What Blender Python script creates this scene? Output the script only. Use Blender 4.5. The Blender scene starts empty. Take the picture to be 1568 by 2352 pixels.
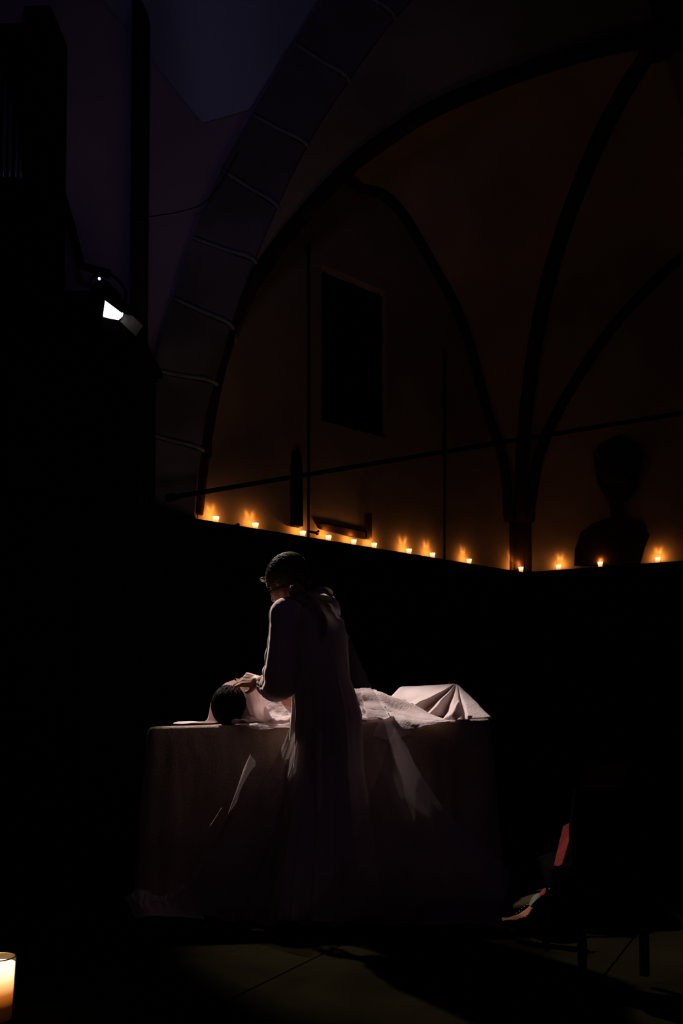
import bpy, bmesh, math, random
from mathutils import Vector, Matrix, noise, Quaternion
random.seed(7)
S = bpy.context.scene
COL = S.collection
PI = math.pi

# ------------------------------------------------------------------ camera
F = 2000.0; PX0 = 784.0; PITCH = math.radians(2.0); HOR = 1650.0; EYE = 0.85
PY0 = HOR - F * math.tan(PITCH)                 # row of the principal point
cam = bpy.data.cameras.new('camera'); camo = bpy.data.objects.new('camera', cam)
COL.objects.link(camo); S.camera = camo
cam.sensor_fit = 'AUTO'; cam.sensor_width = 36.0; cam.lens = F / 2352.0 * 36.0
cam.shift_y = (PY0 - 1176.0) / 2352.0
cam.clip_start = 0.05; cam.clip_end = 100
camo.location = (0, 0, EYE); camo.rotation_euler = (PI/2 + PITCH, 0, 0)

# ------------------------------------------------------------------ colour, world
S.view_settings.view_transform = 'Standard'; S.view_settings.look = 'None'
S.view_settings.exposure = 0.0; S.view_settings.gamma = 1.0
S.view_settings.use_curve_mapping = False
w = bpy.data.worlds.new('night'); S.world = w; w.use_nodes = True
w.node_tree.nodes['Background'].inputs[0].default_value = (0.55, 0.40, 0.62, 1)
w.node_tree.nodes['Background'].inputs[1].default_value = 0.0002
S.cycles.transparent_max_bounces = 24
S.cycles.sample_clamp_indirect = 2.0

def W(px, py, Y):
    """point at depth Y seen at pixel (px,py)"""
    u = (px - PX0) / F; v = (PY0 - py) / F
    c, s = math.cos(PITCH), math.sin(PITCH)
    d = Vector((u, c - v * s, s + v * c))
    return Vector((0, 0, EYE)) + d * (Y / d.y)
def ray(px, py): return W(px, py, 1.0) - Vector((0, 0, EYE))
def WP(px, py, p0, d0):
    """pixel ray meets the vertical plane through 2D point p0 along d0"""
    r = ray(px, py); n = Vector((d0[1], -d0[0]))
    k = (p0[0] * n.x + p0[1] * n.y) / (r.x * n.x + r.y * n.y)
    return Vector((0, 0, EYE)) + r * k
def WN(px, py, p, n):
    r = ray(px, py); o = Vector((0, 0, EYE))
    return o + r * ((p - o).dot(n) / r.dot(n))

# ------------------------------------------------------------------ lamps of the room
LAMP = W(262, 716, 6.0)                          # the theatre spotlight on the gallery
AIM = Vector((-0.10, 4.10, 0.90))
AX = (AIM - LAMP).normalized()
def light(name, kind, loc, energy, color, aim=None, parent=None, **kw):
    l = bpy.data.lights.new(name, kind); l.energy = energy; l.color = color
    for k, v in kw.items(): setattr(l, k, v)
    o = bpy.data.objects.new(name, l); COL.objects.link(o); o.location = loc
    if aim is not None:
        o.rotation_euler = (Vector(aim) - Vector(loc)).to_track_quat('-Z', 'Y').to_euler()
    if parent: o.parent = parent
    return o
# spotlight beam (shines onto the covered table from behind and left)
light('spot_beam', 'SPOT', LAMP + AX * 0.12, 1080, (1.0, 0.86, 0.80), AIM,
      spot_size=math.radians(26), spot_blend=0.4, shadow_soft_size=0.035)
# violet stage wash on the vault, upper left
light('vault_wash', 'SPOT', (-0.6, 2.2, 3.2), 13, (0.40, 0.38, 1.0), W(470, 20, 6.3),
      spot_size=math.radians(62), spot_blend=0.6, shadow_soft_size=0.3)
# dim violet house light high behind the onlooker
light('house_light', 'AREA', (1.6, -1.5, 4.6), 3.2, (0.60, 0.34, 0.92), (0.1, 3.8, 0.7), size=1.2)

# ------------------------------------------------------------------ materials
def mat(name, col, rough=0.8, spec=0.3, bump=0.0, bscale=40, var=0.0, vscale=6, metal=0.0,
        emit=None, estr=0.0, transl=0.0, transp=0.0, sheen=0.0, col2=None):
    m = bpy.data.materials.new(name); m.use_nodes = True
    nt = m.node_tree; N = nt.nodes; L = nt.links
    b = N['Principled BSDF']; out = N['Material Output']
    b.inputs['Roughness'].default_value = rough
    b.inputs['Specular IOR Level'].default_value = spec
    b.inputs['Metallic'].default_value = metal
    b.inputs['Sheen Weight'].default_value = sheen
    tc = N.new('ShaderNodeTexCoord')
    nz = N.new('ShaderNodeTexNoise'); nz.inputs['Scale'].default_value = vscale
    nz.inputs['Detail'].default_value = 6
    L.new(tc.outputs['Object'], nz.inputs['Vector'])
    mx = N.new('ShaderNodeMix'); mx.data_type = 'RGBA'
    c2 = col2 or tuple(c * (1 - var) for c in col)
    mx.inputs[6].default_value = (*col, 1); mx.inputs[7].default_value = (*c2, 1)
    rp = N.new('ShaderNodeMapRange'); rp.inputs[1].default_value = 0.35; rp.inputs[2].default_value = 0.65
    L.new(nz.outputs[0], rp.inputs[0]); L.new(rp.outputs[0], mx.inputs[0])
    L.new(mx.outputs[2], b.inputs['Base Color'])
    if bump:
        n2 = N.new('ShaderNodeTexNoise'); n2.inputs['Scale'].default_value = bscale
        n2.inputs['Detail'].default_value = 4
        L.new(tc.outputs['Object'], n2.inputs['Vector'])
        bp = N.new('ShaderNodeBump'); bp.inputs['Strength'].default_value = bump
        bp.inputs['Distance'].default_value = 0.01
        L.new(n2.outputs[0], bp.inputs['Height']); L.new(bp.outputs[0], b.inputs['Normal'])
    last = b.outputs[0]
    if emit:
        b.inputs['Emission Color'].default_value = (*emit, 1)
        b.inputs['Emission Strength'].default_value = estr
    if transl:
        t = N.new('ShaderNodeBsdfTranslucent'); L.new(mx.outputs[2], t.inputs[0])
        ms = N.new('ShaderNodeMixShader'); ms.inputs[0].default_value = transl
        L.new(last, ms.inputs[1]); L.new(t.outputs[0], ms.inputs[2]); last = ms.outputs[0]
    if transp:
        t = N.new('ShaderNodeBsdfTransparent')
        ms = N.new('ShaderNodeMixShader'); ms.inputs[0].default_value = transp
        L.new(last, ms.inputs[1]); L.new(t.outputs[0], ms.inputs[2]); last = ms.outputs[0]
    L.new(last, out.inputs[0])
    return m
M = {}
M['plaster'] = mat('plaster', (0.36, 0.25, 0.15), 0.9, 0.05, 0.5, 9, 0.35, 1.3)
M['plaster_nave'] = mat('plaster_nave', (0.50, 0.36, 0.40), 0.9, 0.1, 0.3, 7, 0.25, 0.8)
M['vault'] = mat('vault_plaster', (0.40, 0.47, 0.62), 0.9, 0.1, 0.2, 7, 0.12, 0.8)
M['stone'] = mat('stone', (0.20, 0.17, 0.165), 0.9, 0.05, 0.5, 12, 0.35, 2.5)
M['mortar'] = mat('mortar', (0.30, 0.27, 0.26), 0.9, 0.1, 0.3, 30, 0.2, 5)
M['rib'] = mat('rib_stone', (0.045, 0.022, 0.016), 0.9, 0.1, 0.4, 14, 0.4, 4)
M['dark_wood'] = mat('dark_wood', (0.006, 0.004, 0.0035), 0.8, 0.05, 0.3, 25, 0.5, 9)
M['black_metal'] = mat('black_metal', (0.003, 0.003, 0.003), 0.95, 0.0, 0.1, 60, 0.3, 20)
M['iron'] = mat('iron', (0.012, 0.008, 0.006), 0.8, 0.05, 0.3, 60, 0.3, 20)
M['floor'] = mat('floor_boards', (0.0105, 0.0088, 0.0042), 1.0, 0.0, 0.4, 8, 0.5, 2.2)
M['sheet'] = mat('white_sheet', (0.86, 0.74, 0.72), 0.85, 0.1, 0.35, 90, 0.08, 8, transl=0.40, sheen=0.2)
M['cloth'] = mat('table_cloth', (0.42, 0.31, 0.23), 0.95, 0.05, 0.4, 120, 0.2, 6, sheen=0.2)
M['dress'] = mat('dress_fabric', (0.74, 0.60, 0.60), 0.85, 0.1, 0.25, 60, 0.12, 6, transl=0.16)
M['tulle'] = mat('tulle', (0.62, 0.52, 0.50), 0.8, 0.1, 0, 40, 0.25, 5, transl=0.12, transp=0.62)
M['ribbon'] = mat('ribbon', (0.55, 0.50, 0.43), 0.6, 0.2, 0.1, 40, 0.1, 9, transl=0.35)
M['hair'] = mat('hair', (0.12, 0.072, 0.040), 0.62, 0.25, 0.3, 120, 0.4, 30)
M['hair_dark'] = mat('hair_dark', (0.004, 0.003, 0.002), 0.8, 0.05, 0.3, 120, 0.4, 30)
M['skin'] = mat('skin', (0.42, 0.19, 0.11), 0.6, 0.3, 0.1, 60, 0.15, 12)
M['lamp_paint'] = mat('lamp_paint', (0.16, 0.135, 0.12), 0.6, 0.2, 0.1, 60, 0.15, 12)
M['lamp_glow'] = mat('lamp_glow', (1, 1, 1), 0.4, 0.2, emit=(1.0, 0.98, 1.0), estr=3.2)
M['led'] = mat('led', (1, 1, 1), 0.4, 0.2, emit=(0.85, 0.85, 0.9), estr=1.2)  # self-lit white for the glint on the spotlight housing
M['glass'] = mat('glass', (0.9, 0.75, 0.5), 0.1, 0.5, transp=0.86)
M['red_cloth'] = mat('red_cloth', (0.16, 0.007, 0.004), 0.85, 0.1, 0.3, 80, 0.3, 9)
M['pink_cloth'] = mat('pink_cloth', (0.16, 0.04, 0.03), 0.85, 0.1, 0.3, 80, 0.3, 20, col2=(0.20, 0.09, 0.03))
M['green_cloth'] = mat('green_cloth', (0.10, 0.11, 0.07), 0.85, 0.1, 0.3, 80, 0.4, 20)
M['tan_cloth'] = mat('tan_cloth', (0.022, 0.013, 0.003), 0.9, 0.1, 0.3, 60, 0.3, 9)  # colour of lit floor put into this tan
M['pearl'] = mat('pearl', (0.8, 0.8, 0.76), 0.25, 0.6)
M['brass'] = mat('brass', (0.6, 0.45, 0.12), 0.3, 0.5, metal=1.0)
M['white_paper'] = mat('white_paper', (0.8, 0.78, 0.76), 0.8, 0.2)
M['pipe_metal'] = mat('pipe_metal', (0.35, 0.32, 0.45), 0.4, 0.5, metal=0.8)
M['night_glass'] = mat('night_glass', (0.002, 0.002, 0.002), 0.5, 0.1)

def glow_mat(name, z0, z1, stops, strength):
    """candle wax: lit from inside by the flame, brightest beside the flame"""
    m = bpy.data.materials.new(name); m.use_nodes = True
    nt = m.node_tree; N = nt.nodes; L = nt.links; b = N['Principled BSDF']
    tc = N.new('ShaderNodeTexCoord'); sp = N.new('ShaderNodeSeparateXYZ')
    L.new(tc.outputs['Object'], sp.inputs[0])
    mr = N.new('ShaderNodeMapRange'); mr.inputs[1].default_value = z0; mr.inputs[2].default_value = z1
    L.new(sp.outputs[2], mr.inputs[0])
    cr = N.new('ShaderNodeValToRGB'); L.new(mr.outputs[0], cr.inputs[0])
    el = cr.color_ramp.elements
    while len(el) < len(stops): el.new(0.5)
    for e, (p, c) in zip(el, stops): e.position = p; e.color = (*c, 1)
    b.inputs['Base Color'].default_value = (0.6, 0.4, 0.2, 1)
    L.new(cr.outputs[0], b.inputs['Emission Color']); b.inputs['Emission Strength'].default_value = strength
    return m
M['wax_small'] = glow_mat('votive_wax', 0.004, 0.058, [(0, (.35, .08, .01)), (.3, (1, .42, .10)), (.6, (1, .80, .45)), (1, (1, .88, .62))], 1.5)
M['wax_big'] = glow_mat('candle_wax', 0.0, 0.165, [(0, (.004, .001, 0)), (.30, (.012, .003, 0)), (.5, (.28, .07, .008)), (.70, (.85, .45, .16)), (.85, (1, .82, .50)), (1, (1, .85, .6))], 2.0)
M['flame'] = mat('flame', (1, .8, .4), emit=(1, .72, .32), estr=6)

# ------------------------------------------------------------------ object helpers
def org(p):
    v = Vector((0, 0, 0))
    while p: v += p.location; p = p.parent
    return v
def tag(o, label=None, cat=None, group=None, kind=None):
    if label: o['label'] = label
    if cat: o['category'] = cat
    if group: o['group'] = group
    if kind: o['kind'] = kind
    return o
def empty(name, loc, label, cat, group=None):
    o = bpy.data.objects.new(name, None); COL.objects.link(o); o.location = loc
    o.empty_display_size = 0.1
    return tag(o, label, cat, group)
def obj(name, vf, m, parent=None, smooth=True, local=False, thick=0, sub=0, origin=None):
    """vf = (verts, faces) in world coordinates -> one mesh object"""
    verts, faces = vf
    o0 = Vector((0, 0, 0)) if local else org(parent)
    if parent is None and not local:
        if origin is None:
            xs = [v[0] for v in verts]; ys = [v[1] for v in verts]; zs = [v[2] for v in verts]
            origin = Vector(((min(xs)+max(xs))/2, (min(ys)+max(ys))/2, min(zs)))
        o0 = Vector(origin)
    me = bpy.data.meshes.new(name)
    me.from_pydata([tuple(Vector(v) - o0) for v in verts], [], faces)
    me.validate(); me.update()
    if smooth: me.polygons.foreach_set('use_smooth', [True] * len(me.polygons))
    if m: me.materials.append(m)
    o = bpy.data.objects.new(name, me); COL.objects.link(o)
    if parent: o.parent = parent
    elif not local: o.location = o0
    if sub:
        md = o.modifiers.new('sub', 'SUBSURF'); md.levels = sub; md.render_levels = sub
    if thick:
        md = o.modifiers.new('solid', 'SOLIDIFY'); md.thickness = thick; md.offset = 0
    return o
def struct(name, vf, m, **k): return tag(obj(name, vf, m, **k), kind='structure')
def join(*vfs):
    V, Fc = [], []
    for v, f in vfs:
        n = len(V); V += list(v); Fc += [tuple(i + n for i in q) for q in f]
    return V, Fc
def box(c, s, rot=None):
    c = Vector(c); V = []
    for x in (-.5, .5):
        for y in (-.5, .5):
            for z in (-.5, .5):
                p = Vector((x*s[0], y*s[1], z*s[2]))
                if rot is not None: p = rot @ p
                V.append(c + p)
    return V, [(0,1,3,2),(4,6,7,5),(0,4,5,1),(2,3,7,6),(0,2,6,4),(1,5,7,3)]
def prism(poly, d):
    """poly = list of 3D points, extruded by the vector d"""
    n = len(poly); V = [Vector(p) for p in poly] + [Vector(p) + Vector(d) for p in poly]
    Fc = [tuple(range(n)), tuple(range(2*n-1, n-1, -1))]
    Fc += [(i, (i+1) % n, (i+1) % n + n, i + n) for i in range(n)]
    return V, Fc
def crom(pts, n):
    """Catmull-Rom resample to n points"""
    P = [Vector(p) for p in pts]
    if len(P) == 2: return [P[0].lerp(P[1], i/(n-1)) for i in range(n)]
    L = [0]
    for a, b in zip(P, P[1:]): L.append(L[-1] + max((b-a).length, 1e-6))
    out = []
    for i in range(n):
        s = L[-1] * i / (n-1); k = 0
        while k < len(P)-2 and s > L[k+1]: k += 1
        t = (s - L[k]) / (L[k+1] - L[k])
        p1, p2 = P[k], P[k+1]
        p0 = P[k-1] if k else p1*2 - p2
        p3 = P[k+2] if k+2 < len(P) else p2*2 - p1
        out.append(0.5*((2*p1) + (p2-p0)*t + (2*p0-5*p1+4*p2-p3)*t*t + (3*p1-p0-3*p2+p3)*t**3))
    return out
def tube(pts, r, k=8, cap=True):
    P = [Vector(p) for p in pts]; n = len(P)
    R = r if isinstance(r, (list, tuple)) else [r]*n
    if len(R) != n: R = [R[min(int(i*(len(R)-1)/(n-1)), len(R)-2)]*(1-((i*(len(R)-1)/(n-1))-min(int(i*(len(R)-1)/(n-1)), len(R)-2))) + R[min(int(i*(len(R)-1)/(n-1)), len(R)-2)+1]*((i*(len(R)-1)/(n-1))-min(int(i*(len(R)-1)/(n-1)), len(R)-2)) for i in range(n)]
    V, Fc = [], []
    up = None
    for i in range(n):
        t = (P[min(i+1, n-1)] - P[max(i-1, 0)]).normalized()
        if up is None:
            up = Vector((0,0,1)) if abs(t.z) < .9 else Vector((0,1,0))
        a = t.cross(up).normalized(); b = a.cross(t).normalized(); up = b
        for j in range(k):
            th = 2*PI*j/k
            V.append(P[i] + (a*math.cos(th) + b*math.sin(th))*R[i])
    for i in range(n-1):
        for j in range(k):
            Fc.append((i*k+j, i*k+(j+1) % k, (i+1)*k+(j+1) % k, (i+1)*k+j))
    if cap: Fc += [tuple(range(k-1, -1, -1)), tuple(range((n-1)*k, n*k))]
    return V, Fc
def lathe(prof, c=(0,0,0), k=24, M4=None):
    V, Fc = [], []; c = Vector(c)
    for r, z in prof:
        for j in range(k):
            p = Vector((r*math.cos(2*PI*j/k), r*math.sin(2*PI*j/k), z))
            V.append(c + (M4 @ p if M4 is not None else p))
    for i in range(len(prof)-1):
        for j in range(k):
            Fc.append((i*k+j, i*k+(j+1) % k, (i+1)*k+(j+1) % k, (i+1)*k+j))
    return V, Fc
def grid(rows):
    n = len(rows[0]); V = [p for r in rows for p in r]
    return V, [(i*n+j, i*n+j+1, (i+1)*n+j+1, (i+1)*n+j) for i in range(len(rows)-1) for j in range(n-1)]
def patch(ctrl, nu, nv, amp=0, sc=8, seed=0, fold=None):
    """ctrl rows of 3D points -> dense smooth grid with wrinkle noise"""
    rows = [crom(r, nu) for r in ctrl]
    cols = [crom([r[j] for r in rows], nv) for j in range(nu)]
    out = []
    for i in range(nv):
        row = []
        for j in range(nu):
            p = cols[j][i].copy()
            if amp:
                q = p*sc + Vector((seed*7.3, seed*3.1, 0))
                p += Vector((noise.noise(q), noise.noise(q+Vector((9,0,0))), noise.noise(q+Vector((0,9,0)))))*amp
            if fold: p += fold(j/(nu-1), i/(nv-1))
            row.append(p)
        out.append(row)
    return grid(out)
def blob(name, prims, m, parent, voxel=0.005, smooth_it=6):
    """union of tapered limbs and ellipsoids, remeshed to ONE continuous surface"""
    bm = bmesh.new()
    for pr in prims:
        if pr[0] == 'e':                                  # ellipsoid: centre, radii, 3x3 rotation
            _, c, r, R = pr
            mt = Matrix.Translation(c) @ (R.to_4x4() if R is not None else Matrix.Identity(4)) @ Matrix.Diagonal((*r, 1))
            bmesh.ops.create_uvsphere(bm, u_segments=20, v_segments=14, radius=1, matrix=mt)
        else:                                             # capsule p0 r0 p1 r1
            _, p0, r0, p1, r1 = pr
            p0, p1 = Vector(p0), Vector(p1)
            bmesh.ops.create_uvsphere(bm, u_segments=14, v_segments=10, radius=r0, matrix=Matrix.Translation(p0))
            bmesh.ops.create_uvsphere(bm, u_segments=14, v_segments=10, radius=r1, matrix=Matrix.Translation(p1))
            d = p1 - p0
            if d.length > 1e-5:
                q = d.to_track_quat('Z', 'Y').to_matrix().to_4x4()
                bmesh.ops.create_cone(bm, cap_ends=True, segments=14, radius1=r0, radius2=r1, depth=d.length,
                                      matrix=Matrix.Translation((p0+p1)/2) @ q)
    o0 = org(parent)
    bmesh.ops.translate(bm, verts=bm.verts, vec=-o0)
    me = bpy.data.meshes.new(name+'_src'); bm.to_mesh(me); bm.free()
    o = bpy.data.objects.new(name, me); COL.objects.link(o)
    rm = o.modifiers.new('remesh', 'REMESH'); rm.mode = 'VOXEL'; rm.voxel_size = voxel; rm.use_smooth_shade = True
    sm = o.modifiers.new('smooth', 'SMOOTH'); sm.factor = 0.5; sm.iterations = smooth_it
    dg = bpy.context.evaluated_depsgraph_get(); dg.update()
    me2 = bpy.data.meshes.new_from_object(o.evaluated_get(dg)); o.modifiers.clear()
    o.data = me2; bpy.data.meshes.remove(me); me2.name = name
    me2.materials.clear(); me2.materials.append(m)
    me2.polygons.foreach_set('use_smooth', [True]*len(me2.polygons))
    if parent: o.parent = parent
    return o
def frame(fwd, up=(0,0,1)):
    """matrix with local +Y = fwd, +Z ~ up"""
    y = Vector(fwd).normalized(); z = Vector(up); z = (z - y*z.dot(y)).normalized(); x = y.cross(z)
    return Matrix((x, y, z)).transposed()

# ================================================================== THE CHURCH
Ax, Cx, Bx = Vector((-1.10, 6.62)), Vector((1.83, 9.00)), Vector((5.23, 7.36))
dL = (Cx - Ax).normalized(); dR = (Bx - Cx).normalized()
nL = Vector((dL.y, -dL.x)); nR = Vector((dR.y, -dR.x))      # into the room
if nL.y > 0: nL = -nL
if nR.y > 0: nR = -nR
LEDGE = 2.335
# floor: boards laid towards the altar
def floor_mesh():
    V, Fc = [], []
    x = -12.0; 
    while x < 12:
        wd = 0.95; a, b = x+0.004, x+wd-0.004
        n = len(V); V += [(a,-9,0),(b,-9,0),(b,15,0),(a,15,0),(a,-9,-.03),(b,-9,-.03),(b,15,-.03),(a,15,-.03)]
        Fc += [(n,n+1,n+2,n+3),(n,n+4,n+5,n+1),(n+1,n+5,n+6,n+2),(n+2,n+6,n+7,n+3),(n+3,n+7,n+4,n)]
        x += wd
    n = len(V); V += [(-12,-9,-.02),(12,-9,-.02),(12,15,-.02),(-12,15,-.02)]; Fc.append((n,n+1,n+2,n+3))
    rot = Matrix.Rotation(math.radians(-28), 3, 'Z')
    return [rot @ Vector(v) for v in V], Fc
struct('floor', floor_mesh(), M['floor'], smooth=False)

# ribs -------------------------------------------------------------
def onL(px, py): return WP(px, py, Ax, dL)
def onR(px, py): return WP(px, py, Cx, dR)
r2r = [onL(*p) for p in [(1166,1200),(1160,1100),(1145,1030),(1120,960),(1080,810),(1040,700),(980,590),(920,490),(872,444),(822,432)]]
pk = r2r[-1]
def mirL(p):
    t = (Vector((p.x, p.y)) - Ax).dot(dL); tp = (Vector((pk.x, pk.y)) - Ax).dot(dL)
    t2 = max(2*tp - t, .05); q = Ax + dL*t2; return Vector((q.x, q.y, p.z))
r2l = [mirL(p) for p in r2r]
r4l = [onR(*p) for p in [(1214,1200),(1218,1150),(1240,1040),(1290,930),(1370,800),(1460,690),(1568,590),(1640,560)]]
pk4 = r4l[-1]
def mirR(p):
    t = (Vector((p.x, p.y)) - Cx).dot(dR); tp = (Vector((pk4.x, pk4.y)) - Cx).dot(dR)
    q = Cx + dR*(2*tp - t); return Vector((q.x, q.y, p.z))
r4r = [mirR(p) for p in r4l]
BOSS = W(1512, 88, 6.5)
d3 = (Vector((BOSS.x, BOSS.y)) - Cx).normalized()
r3 = [WP(px, py, Cx, d3) for px, py in [(1193,1200),(1197,1100),(1205,960),(1218,860),(1230,780),(1260,640),(1310,480),(1380,310),(1450,180)]] + [BOSS]
r1 = [W(448,1180,6.60), W(470,1000,6.6), W(500,850,6.6), W(540,720,6.6), W(610,605,6.58), W(700,490,6.57), W(800,385,6.56),
      W(900,310,6.55), W(1000,248,6.54), W(1200,165,6.52), W(1400,105,6.51), BOSS]
r5 = [BOSS, W(1568,85,6.6), W(1800,110,6.8), W(2100,230,7.0), W(2450,600,7.2)]
NS = 30
R1, R2l, R2r, R3, R4l, R4r = [crom(c, NS) for c in (r1, r2l, r2r, r3, r4l, r4r)]
def ruled(a, b, k=8, sag=0.12):
    rows = []
    for i in range(len(a)):
        row = []
        for j in range(k+1):
            t = j/k; p = a[i].lerp(b[i], t); p.z += sag*4*t*(1-t)*(i/len(a)); row.append(p)
        rows.append(row)
    return grid(rows)
R5 = crom([r5[-1], r5[3], r5[2], r5[1], BOSS], NS)
# the arch between nave and chancel ---------------------------------
YA = 6.50
outer_px = [(318,1190),(322,1080),(330,950),(353,840),(395,690),(440,550),(502,400),(578,260),(650,140),(740,0),(830,-120),(960,-260),(1130,-400),(1400,-540)]
inner_px = [(445,1190),(455,1080),(470,960),(490,880),(530,740),(580,605),(640,465),(705,330),(795,190),(905,40),(1010,-70),(1130,-180),(1280,-280),(1500,-380)]
oA = crom([W(x, y, YA) for x, y in outer_px], 90); iA = crom([W(x, y, YA) for x, y in inner_px], 90)
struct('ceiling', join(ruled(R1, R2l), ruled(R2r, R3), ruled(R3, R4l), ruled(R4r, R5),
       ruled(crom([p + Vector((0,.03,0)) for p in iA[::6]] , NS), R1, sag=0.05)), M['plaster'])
struct('trim_1', tube(R1, 0.062, 8), M['rib'])
struct('trim_2', tube(R2l + R2r[::-1][1:], 0.060, 8), M['rib'])
struct('trim_3', tube(R3, 0.075, 8), M['rib'])
struct('trim_4', tube(R4l + R4r[::-1][1:], 0.060, 8), M['rib'])
struct('trim_5', join(tube(R5, 0.075, 8), lathe([(0.02,-.12),(0.10,-.12),(0.15,-.06),(0.15,.03),(0.02,.05)], BOSS, 16)), M['rib'])
# clustered wall shaft in the corner
sh = []
for off, r in ((Vector((0,-.015)),.085),(Vector((-.075,-.02)),.062),(Vector((.08,-.02)),.062)):
    c = Cx + off; sh.append(tube([(c.x, c.y, 2.2), (c.x, c.y, 3.0), (Cx.x+off.x*1.2, Cx.y-.01, 3.5)], [r*1.1, r*1.1, r*.8], 14))
struct('trim_6', join(*sh), M['rib'])
# voussoirs: stones with a raised mortar joint between each pair
def px_r(p): return p
joints = [(332,990),(347,843),(391,687),(442,547),(504,398),(583,256),(682,110),(790,-70),(930,-235)]
def nearest(arr, P): return min(range(len(arr)), key=lambda i: (arr[i]-P).length)
ji = [(nearest(oA, W(x, y, YA))) for x, y in joints]
ivals = [(462,1022),(492,880),(530,740),(580,604),(640,466),(702,330),(800,190),(900,30),(1030,-90)]
ii = [(nearest(iA, W(x, y, YA))) for x, y in ivals]
segs = [(0,0)] + list(zip(ji, ii)) + [(89,89)]
vs, fs, mo = [], [], []
def lerpi(arr, f):
    i = max(0, min(int(f), len(arr)-2)); return arr[i].lerp(arr[i+1], f-i)
vou = []; mor = []
for (a0,b0),(a1,b1) in zip(segs, segs[1:]):
    n = 10; rows = []
    ga, gb = 0.28, 0.28
    for q in range(n+1):
        t = q/n
        o_ = lerpi(oA, (a0+ga)*(1-t) + (a1-ga)*t); i_ = lerpi(iA, (b0+gb)*(1-t) + (b1-gb)*t)
        rows.append([o_ + Vector((0,.14,0)), o_ + Vector((0,.0,0)), o_.lerp(i_,.5), i_, i_ + Vector((0,.40,0))])
    for s_, e_ in ((0, -0.035), (-1, -0.035)): pass
    v, f = grid(rows)
    # closed ends
    for r0 in (0, n):
        b = r0*5; f = f + [(b, b+1, b+2), (b, b+2, b+3, b+4)]
    vou.append((v, f))
for a, b in zip(ji, ii):
    o_, i_ = oA[a], iA[b]
    mid = o_.lerp(i_, .5)
    mor.append(tube(crom([o_ + Vector((0,.012,0)), mid + Vector((0,.012,0)), i_ + Vector((0,.012,0)), i_ + Vector((0,.40,0))], 14), 0.016, 6))
struct('wall_arch', join(*vou), M['stone'], smooth=False)
struct('trim_7', join(*mor), M['mortar'])
# nave wall left of the arch
rows = []
for p in oA: rows.append([Vector((-5.0, YA+.08, p.z)), Vector((-2.4, YA+.08, p.z)), Vector((p.x+.02, YA+.08, p.z))])
rows.insert(0, [Vector((-5,YA+.08,0)), Vector((-2.4,YA+.08,0)), Vector((oA[0].x, YA+.08, 0))])
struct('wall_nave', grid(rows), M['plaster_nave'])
# nave vault springing from the wall in a point
vb = [(60,-260),(180,-60),(270,40),(345,130),(405,210),(465,282),(525,266),(575,250),(640,150),(735,0),(830,-120),(960,-260)]
rr = [W(x, y, YA+.06) for x, y in vb]
rows = [[p.lerp(Vector((p.x*1.0-.25, 3.0, 8.4)), t) + Vector((0,0,.35*math.sin(PI*t))) for t in (0,.12,.25,.4,.6,.8,1)] for p in rr]
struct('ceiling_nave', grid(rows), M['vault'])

# chancel walls with window opening ---------------------------------
def wall_grid(P0, D, length, topfn, hole=None, n=60):
    ts = sorted(set([length*i/n for i in range(n+1)] + (list(hole[:2]) if hole else [])))
    V, Fc = [], []
    def q(a, b, za0, za1, zb0, zb1):
        k = len(V); A_ = P0 + D*a; B_ = P0 + D*b
        V.extend([(A_.x,A_.y,za0),(B_.x,B_.y,zb0),(B_.x,B_.y,zb1),(A_.x,A_.y,za1)]); Fc.append((k,k+1,k+2,k+3))
    for a, b in zip(ts, ts[1:]):
        ta, tb = topfn(a), topfn(b)
        if hole and a >= hole[0]-1e-6 and b <= hole[1]+1e-6:
            q(a, b, 0, hole[2], 0, hole[2]); q(a, b, hole[3], ta, hole[3], tb)
        else: q(a, b, 0, ta, 0, tb)
    if hole:
        dep = Vector((-nL.x, -nL.y))*0.07
        a, b = P0 + D*hole[0], P0 + D*hole[1]; z0, z1 = hole[2], hole[3]
        a2, b2 = a + dep + D*.01, b + dep - D*.01
        k = len(V); V.extend([(a.x,a.y,z0),(b.x,b.y,z0),(b.x,b.y,z1),(a.x,a.y,z1),(a2.x,a2.y,z0+.02),(b2.x,b2.y,z0+.02),(b2.x,b2.y,z1-.04),(a2.x,a2.y,z1-.04)])
        Fc.extend([(k,k+1,k+5,k+4),(k+1,k+2,k+6,k+5),(k+2,k+3,k+7,k+6),(k+3,k,k+4,k+7)])
    return V, Fc
def topL(t):
    best = 3.0
    arr = [((Vector((p.x,p.y))-Ax).dot(dL), p.z) for p in R2l + R2r[::-1][1:]]
    arr.sort()
    for (a,za),(b,zb) in zip(arr, arr[1:]):
        if a <= t <= b: return za + (zb-za)*(t-a)/max(b-a,1e-6)
    return arr[0][1] if t < arr[0][0] else arr[-1][1]
def topR(t):
    arr = sorted([((Vector((p.x,p.y))-Cx).dot(dR), p.z) for p in R4l + R4r[::-1][1:]])
    for (a,za),(b,zb) in zip(arr, arr[1:]):
        if a <= t <= b: return za + (zb-za)*(t-a)/max(b-a,1e-6)
    return arr[0][1] if t < arr[0][0] else arr[-1][1]
LL = (Cx-Ax).length
h0, h1 = LL*.3176, LL*.5147
struct('wall_left', wall_grid(Ax, dL, LL, topL, (h0, h1, 3.40, 4.76)), M['plaster'], smooth=False)
struct('wall_right', wall_grid(Cx, dR, (Bx-Cx).length, topR), M['plaster'], smooth=False)
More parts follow.
